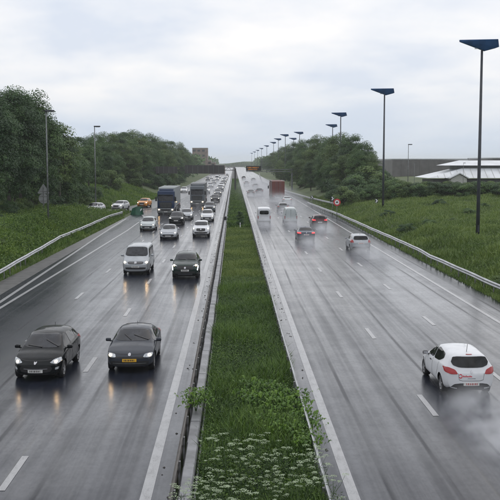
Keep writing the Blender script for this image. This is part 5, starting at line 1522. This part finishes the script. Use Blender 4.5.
# the oncoming carriageway
oncoming('hatch', 35.5, 382, None, 'black', 'black hatchback with headlights lit and wipers raised, beside a grey coupe', tilt=R(-1.5))
oncoming('coupe', 129.5, 373.5, None, 'graphite', 'dark grey coupe with a yellow number plate and round lit headlights')
oncoming('van', 135.5, 275.5, None, 'silver', 'silver passenger van with both headlights lit in the middle lane', name='van', cat='van')
oncoming('lion', 185, 279.5, None, 'green', 'dark green sport utility car with white fang-shaped running lights')
oncoming('estate', 147, 231, None, 'pale', 'pale silver car in the outer lane ahead of the blue lorry')
oncoming('sedan', 168, 240, None, 'silver', 'silver grey saloon in the middle lane ahead of a black car')
oncoming('suv', 200.8, 237.5, None, 'white', 'white sport utility car in the fast lane behind the dark green one')
oncoming('suv', 176, 225.5, None, 'black', 'black sport utility car between two silver cars in the middle lane')
oncoming('sedan', 186, 220, None, 'silver', 'silver car just behind the black sport utility car')
oncoming('hatch', 207, 221.5, None, 'white', 'white hatchback in the fast lane followed closely by a slate car')
oncoming('suv', 209.3, 213.0, None, 'slate', 'slate car right behind the white hatchback in the fast lane')
oncoming('sedan', 216.8, 202, -3.7, 'black', 'dark saloon in the fast lane ahead of the distant queue')
oncoming('suv', 209, 193.5, -6.9, 'white', 'white car behind the grey lorry in the middle lane')
oncoming('estate', 183, 192.8, -12.8, 'white', 'small white car in the exit lane beyond the blue lorry')
for i, (py, pn, kd, ln) in enumerate(((195.5, 'grey', 'hatch', -3.8), (191.0, 'silver', 'suv', -3.7), (187.5, 'white', 'estate', -3.8), (184.6, 'graphite', 'hatch', -3.7), (182.2, 'pale', 'suv', -3.8), (180.2, 'silver', 'sedan', -3.7), (178.4, 'white', 'estate', -3.8), (176.8, 'grey', 'suv', -3.7),
                                      (187.6, 'silver', 'hatch', -7.2), (183.8, 'grey', 'estate', -7.3), (180.5, 'white', 'panel_van', -7.2), (178.2, 'pale', 'sedan', -7.3), (181.0, 'slate', 'suv', -10.8), (178.8, 'white', 'hatch', -10.7))):
    oncoming(kd, 220, py, ln, pn, 'distant pale or dark vehicle in the queue under the sign gantry', group='distant queue of oncoming traffic')
# the exit ramp
def ramp_car(kind, x, y, paint, label, **k):
    sl_ = (float(ramp_x(y + 3)) - float(ramp_x(y - 3))) / 6
    vehicle(kind, x, y, -1, paint, label, group='traffic leaving on the exit ramp', skip=SMALL, far=True, z=float(ramp_z(y + 2)) + .012, tilt=-math.atan(sl_), **k)
v = G(84.5, 211.3, .65); ramp_car('hatch', float(ramp_x(v.y)) + .2, v.y, 'white', 'white hatchback on the exit ramp behind the green bank')
v = G(112.5, 209.8, .32); ramp_car('suv', float(ramp_x(v.y)) + .0, v.y, 'white', 'white high-roofed car on the exit ramp behind the gore nose')
v = G(139, 207.5, .1); ramp_car('suv', float(ramp_x(v.y)) + .4, v.y, 'orange', 'orange car entering the exit ramp just beyond the gore nose')
# carriageway driving away
clio = leaving('clio', 471, 398, None, 'white', 'white small hatchback with red emblem on its tailgate throwing up spray', tilt=R(1.0), mirror_paint=False)
leaving('estate', 361, 252.5, None, 'silver', 'silver estate car near the edge line trailing spray')
leaving('sedan', 306.5, 242.5, None, 'darkblue', 'dark saloon with lit red tail lights trailing spray', tail='tail_on')
leaving('suv', 320, 229.0, None, 'burgundy', 'dark burgundy car in the outer lane ahead of the silver estate', tail='tail_on')
leaving('panel_van', 264.3, 224.5, None, 'white', 'white panel van with rear windows next to the median', name='van', cat='van')
leaving('flat_van', 291.0, 224.5, None, 'pale', 'pale windowless panel van in the middle lane', name='van', cat='van')
leaving('hatch', 283.2, 212.5, None, 'grey', 'grey hatchback just ahead of the windowless panel van')
leaving('sedan', 287.5, 204.5, None, 'pale', 'pale saloon behind the rust-red lorry')
leaving('sedan', 251, 196, None, 'black', 'distant dark saloon in the fast lane by the median')
leaving('suv', 259.5, 195, None, 'graphite', 'distant dark sport utility car in the middle lane')
leaving('hatch', 255.6, 188.5, None, 'grey', 'distant grey hatchback ahead of the two dark cars')
leaving('sedan', 243.6, 185.5, 4.2, 'slate', 'distant slate saloon far along the fast lane')
leaving('suv', 250.0, 182.0, 7.6, 'grey', 'far grey car in the middle lane near the message board')
leaving('estate', 244, 179.5, 4.4, 'graphite', 'farthest dark car in the fast lane by the median')
# lorries
def lorry(px, py, heading, cabp, boxp, label, lane=None, group=ON):
    root, cab = build_lorry(P[cabp], P[boxp])
    v = G(px, py)
    root.location = ((v.x if lane is None else lane), v.y + 8.0, 0); root.rotation_euler = (0, 0, R(-90) if heading < 0 else R(90))
    tag(root, label, 'lorry', group)
lorry(165.8, 215.0, -1, 'blue', 'tarp', 'blue-cabbed articulated lorry with pale trailer in the outer lane')
lorry(197.2, 206.3, -1, 'slate', 'grey', 'dark grey lorry with lit headlights in the middle lane')
lorry(278.3, 201.0, 1, 'rust', 'rust', 'rust-red box lorry driving away in the outer lane', None, OFF)
# red emblem and lettering strokes on the small white hatchback
CB = bvh_of([c for c in children(clio) if c.name.startswith('body')][0].data)
def rect(a, b, c, d): return [(a, b), (c, b), (c, d), (a, d)]
em = []
ring_o = [(.36 + .060 * math.cos(t * .5236), .735 + .075 * math.sin(t * .5236)) for t in range(1, 12)]
ring_i = [(.36 + .038 * math.cos(t * .5236), .735 + .045 * math.sin(t * .5236)) for t in range(1, 12)]
obj('red_emblem', patch(CB, ring_o + ring_i[::-1], 'rear', .007, 0, cell=.05), M['red_decal'], clio)
bm = None
x = .28
for wd, hh in ((.03, .05), (.035, .035), (.02, .06), (.035, .035), (.03, .035), (.03, .05), (.035, .035)):
    obj('red_letter', patch(CB, rect(x - wd, .71, x, .71 + hh), 'rear', .007, 0), M['red_decal'], clio); x -= wd + .012
# ------------------------------------------------------------------ rain haze and wheel spray
def volume_mat(name, dens, col, spray=False):
    m = bpy.data.materials.new(name); m.use_nodes = True
    t = m.node_tree; t.nodes.clear()
    out = N(t, 'ShaderNodeOutputMaterial'); pv = N(t, 'ShaderNodeVolumePrincipled')
    pv.inputs['Color'].default_value = (*col, 1); pv.inputs['Anisotropy'].default_value = 0.0
    pv.inputs['Density'].default_value = dens
    if spray:
        tc = N(t, 'ShaderNodeTexCoord')
        ln = N(t, 'ShaderNodeVectorMath', operation='LENGTH'); t.links.new(tc.outputs['Object'], ln.inputs[0])
        fall = sstep(t, ln.outputs['Value'], 0.15, 1.0, 1.0, 0.0)
        geo = N(t, 'ShaderNodeNewGeometry')
        nz = noise(t, 0.9, 3, 0.6, vec=geo.outputs['Position'])
        oi = N(t, 'ShaderNodeObjectInfo')
        d = mth(t, 'MULTIPLY', mth(t, 'MULTIPLY', fall, sstep(t, nz, 0.36, 0.62)), oi.outputs['Alpha'])
        t.links.new(d, pv.inputs['Density'])
    t.links.new(pv.outputs[0], out.inputs['Volume'])
    return m
hz = obj('haze', box_mesh((0, 1900, 14.5), (5000, 4400, 31)), volume_mat('rain_haze', 0.00022, (0.97, 0.985, 1.0)))
tag(hz, 'thin grey rain haze over the whole motorway', 'haze', kind='stuff')
SPRAY = volume_mat('wheel_spray', 0.1, (0.96, 0.97, 1.0), True)
bm = bmesh.new(); bmesh.ops.create_icosphere(bm, subdivisions=3, radius=1.0)
SPH = bm_mesh(bm, 'spray')
def spray(x, y, rx, ry, rz, dens, z=0.02, lb='pale wheel spray hanging behind traffic driving away'):
    o = obj('spray', SPH, SPRAY)
    o.location = (x, y, z); o.scale = (rx, ry, rz); o.color = (1, 1, 1, dens)
    tag(o, lb, 'spray', 'wheel spray on the wet lanes', 'stuff')
sv = []
for o in list(bpy.data.objects):
    if o.get('group') == OFF and o.parent is None and o.get('category') in ('car', 'van', 'lorry'):
        half = 8.0 if o['category'] == 'lorry' else 2.3
        yr = o.location.y - half
        if yr < 40: spray(o.location.x, yr - 3.9, 1.9, 6.2, 1.0, 1.0, lb='pale wheel spray behind the small white hatchback')
        else:
            k = 1.5 if half > 5 else 1.0
            spray(o.location.x, yr - 3.0, 1.8 * k, 9.0, 1.35 * k, 0.36)
spray(8.0, 250, 9.0, 200, 3.0, 0.055, lb='long bank of spray mist over the lanes driving away')
spray(-7.0, 260, 9.0, 180, 2.6, 0.022, lb='thin spray mist over the distant oncoming queue')
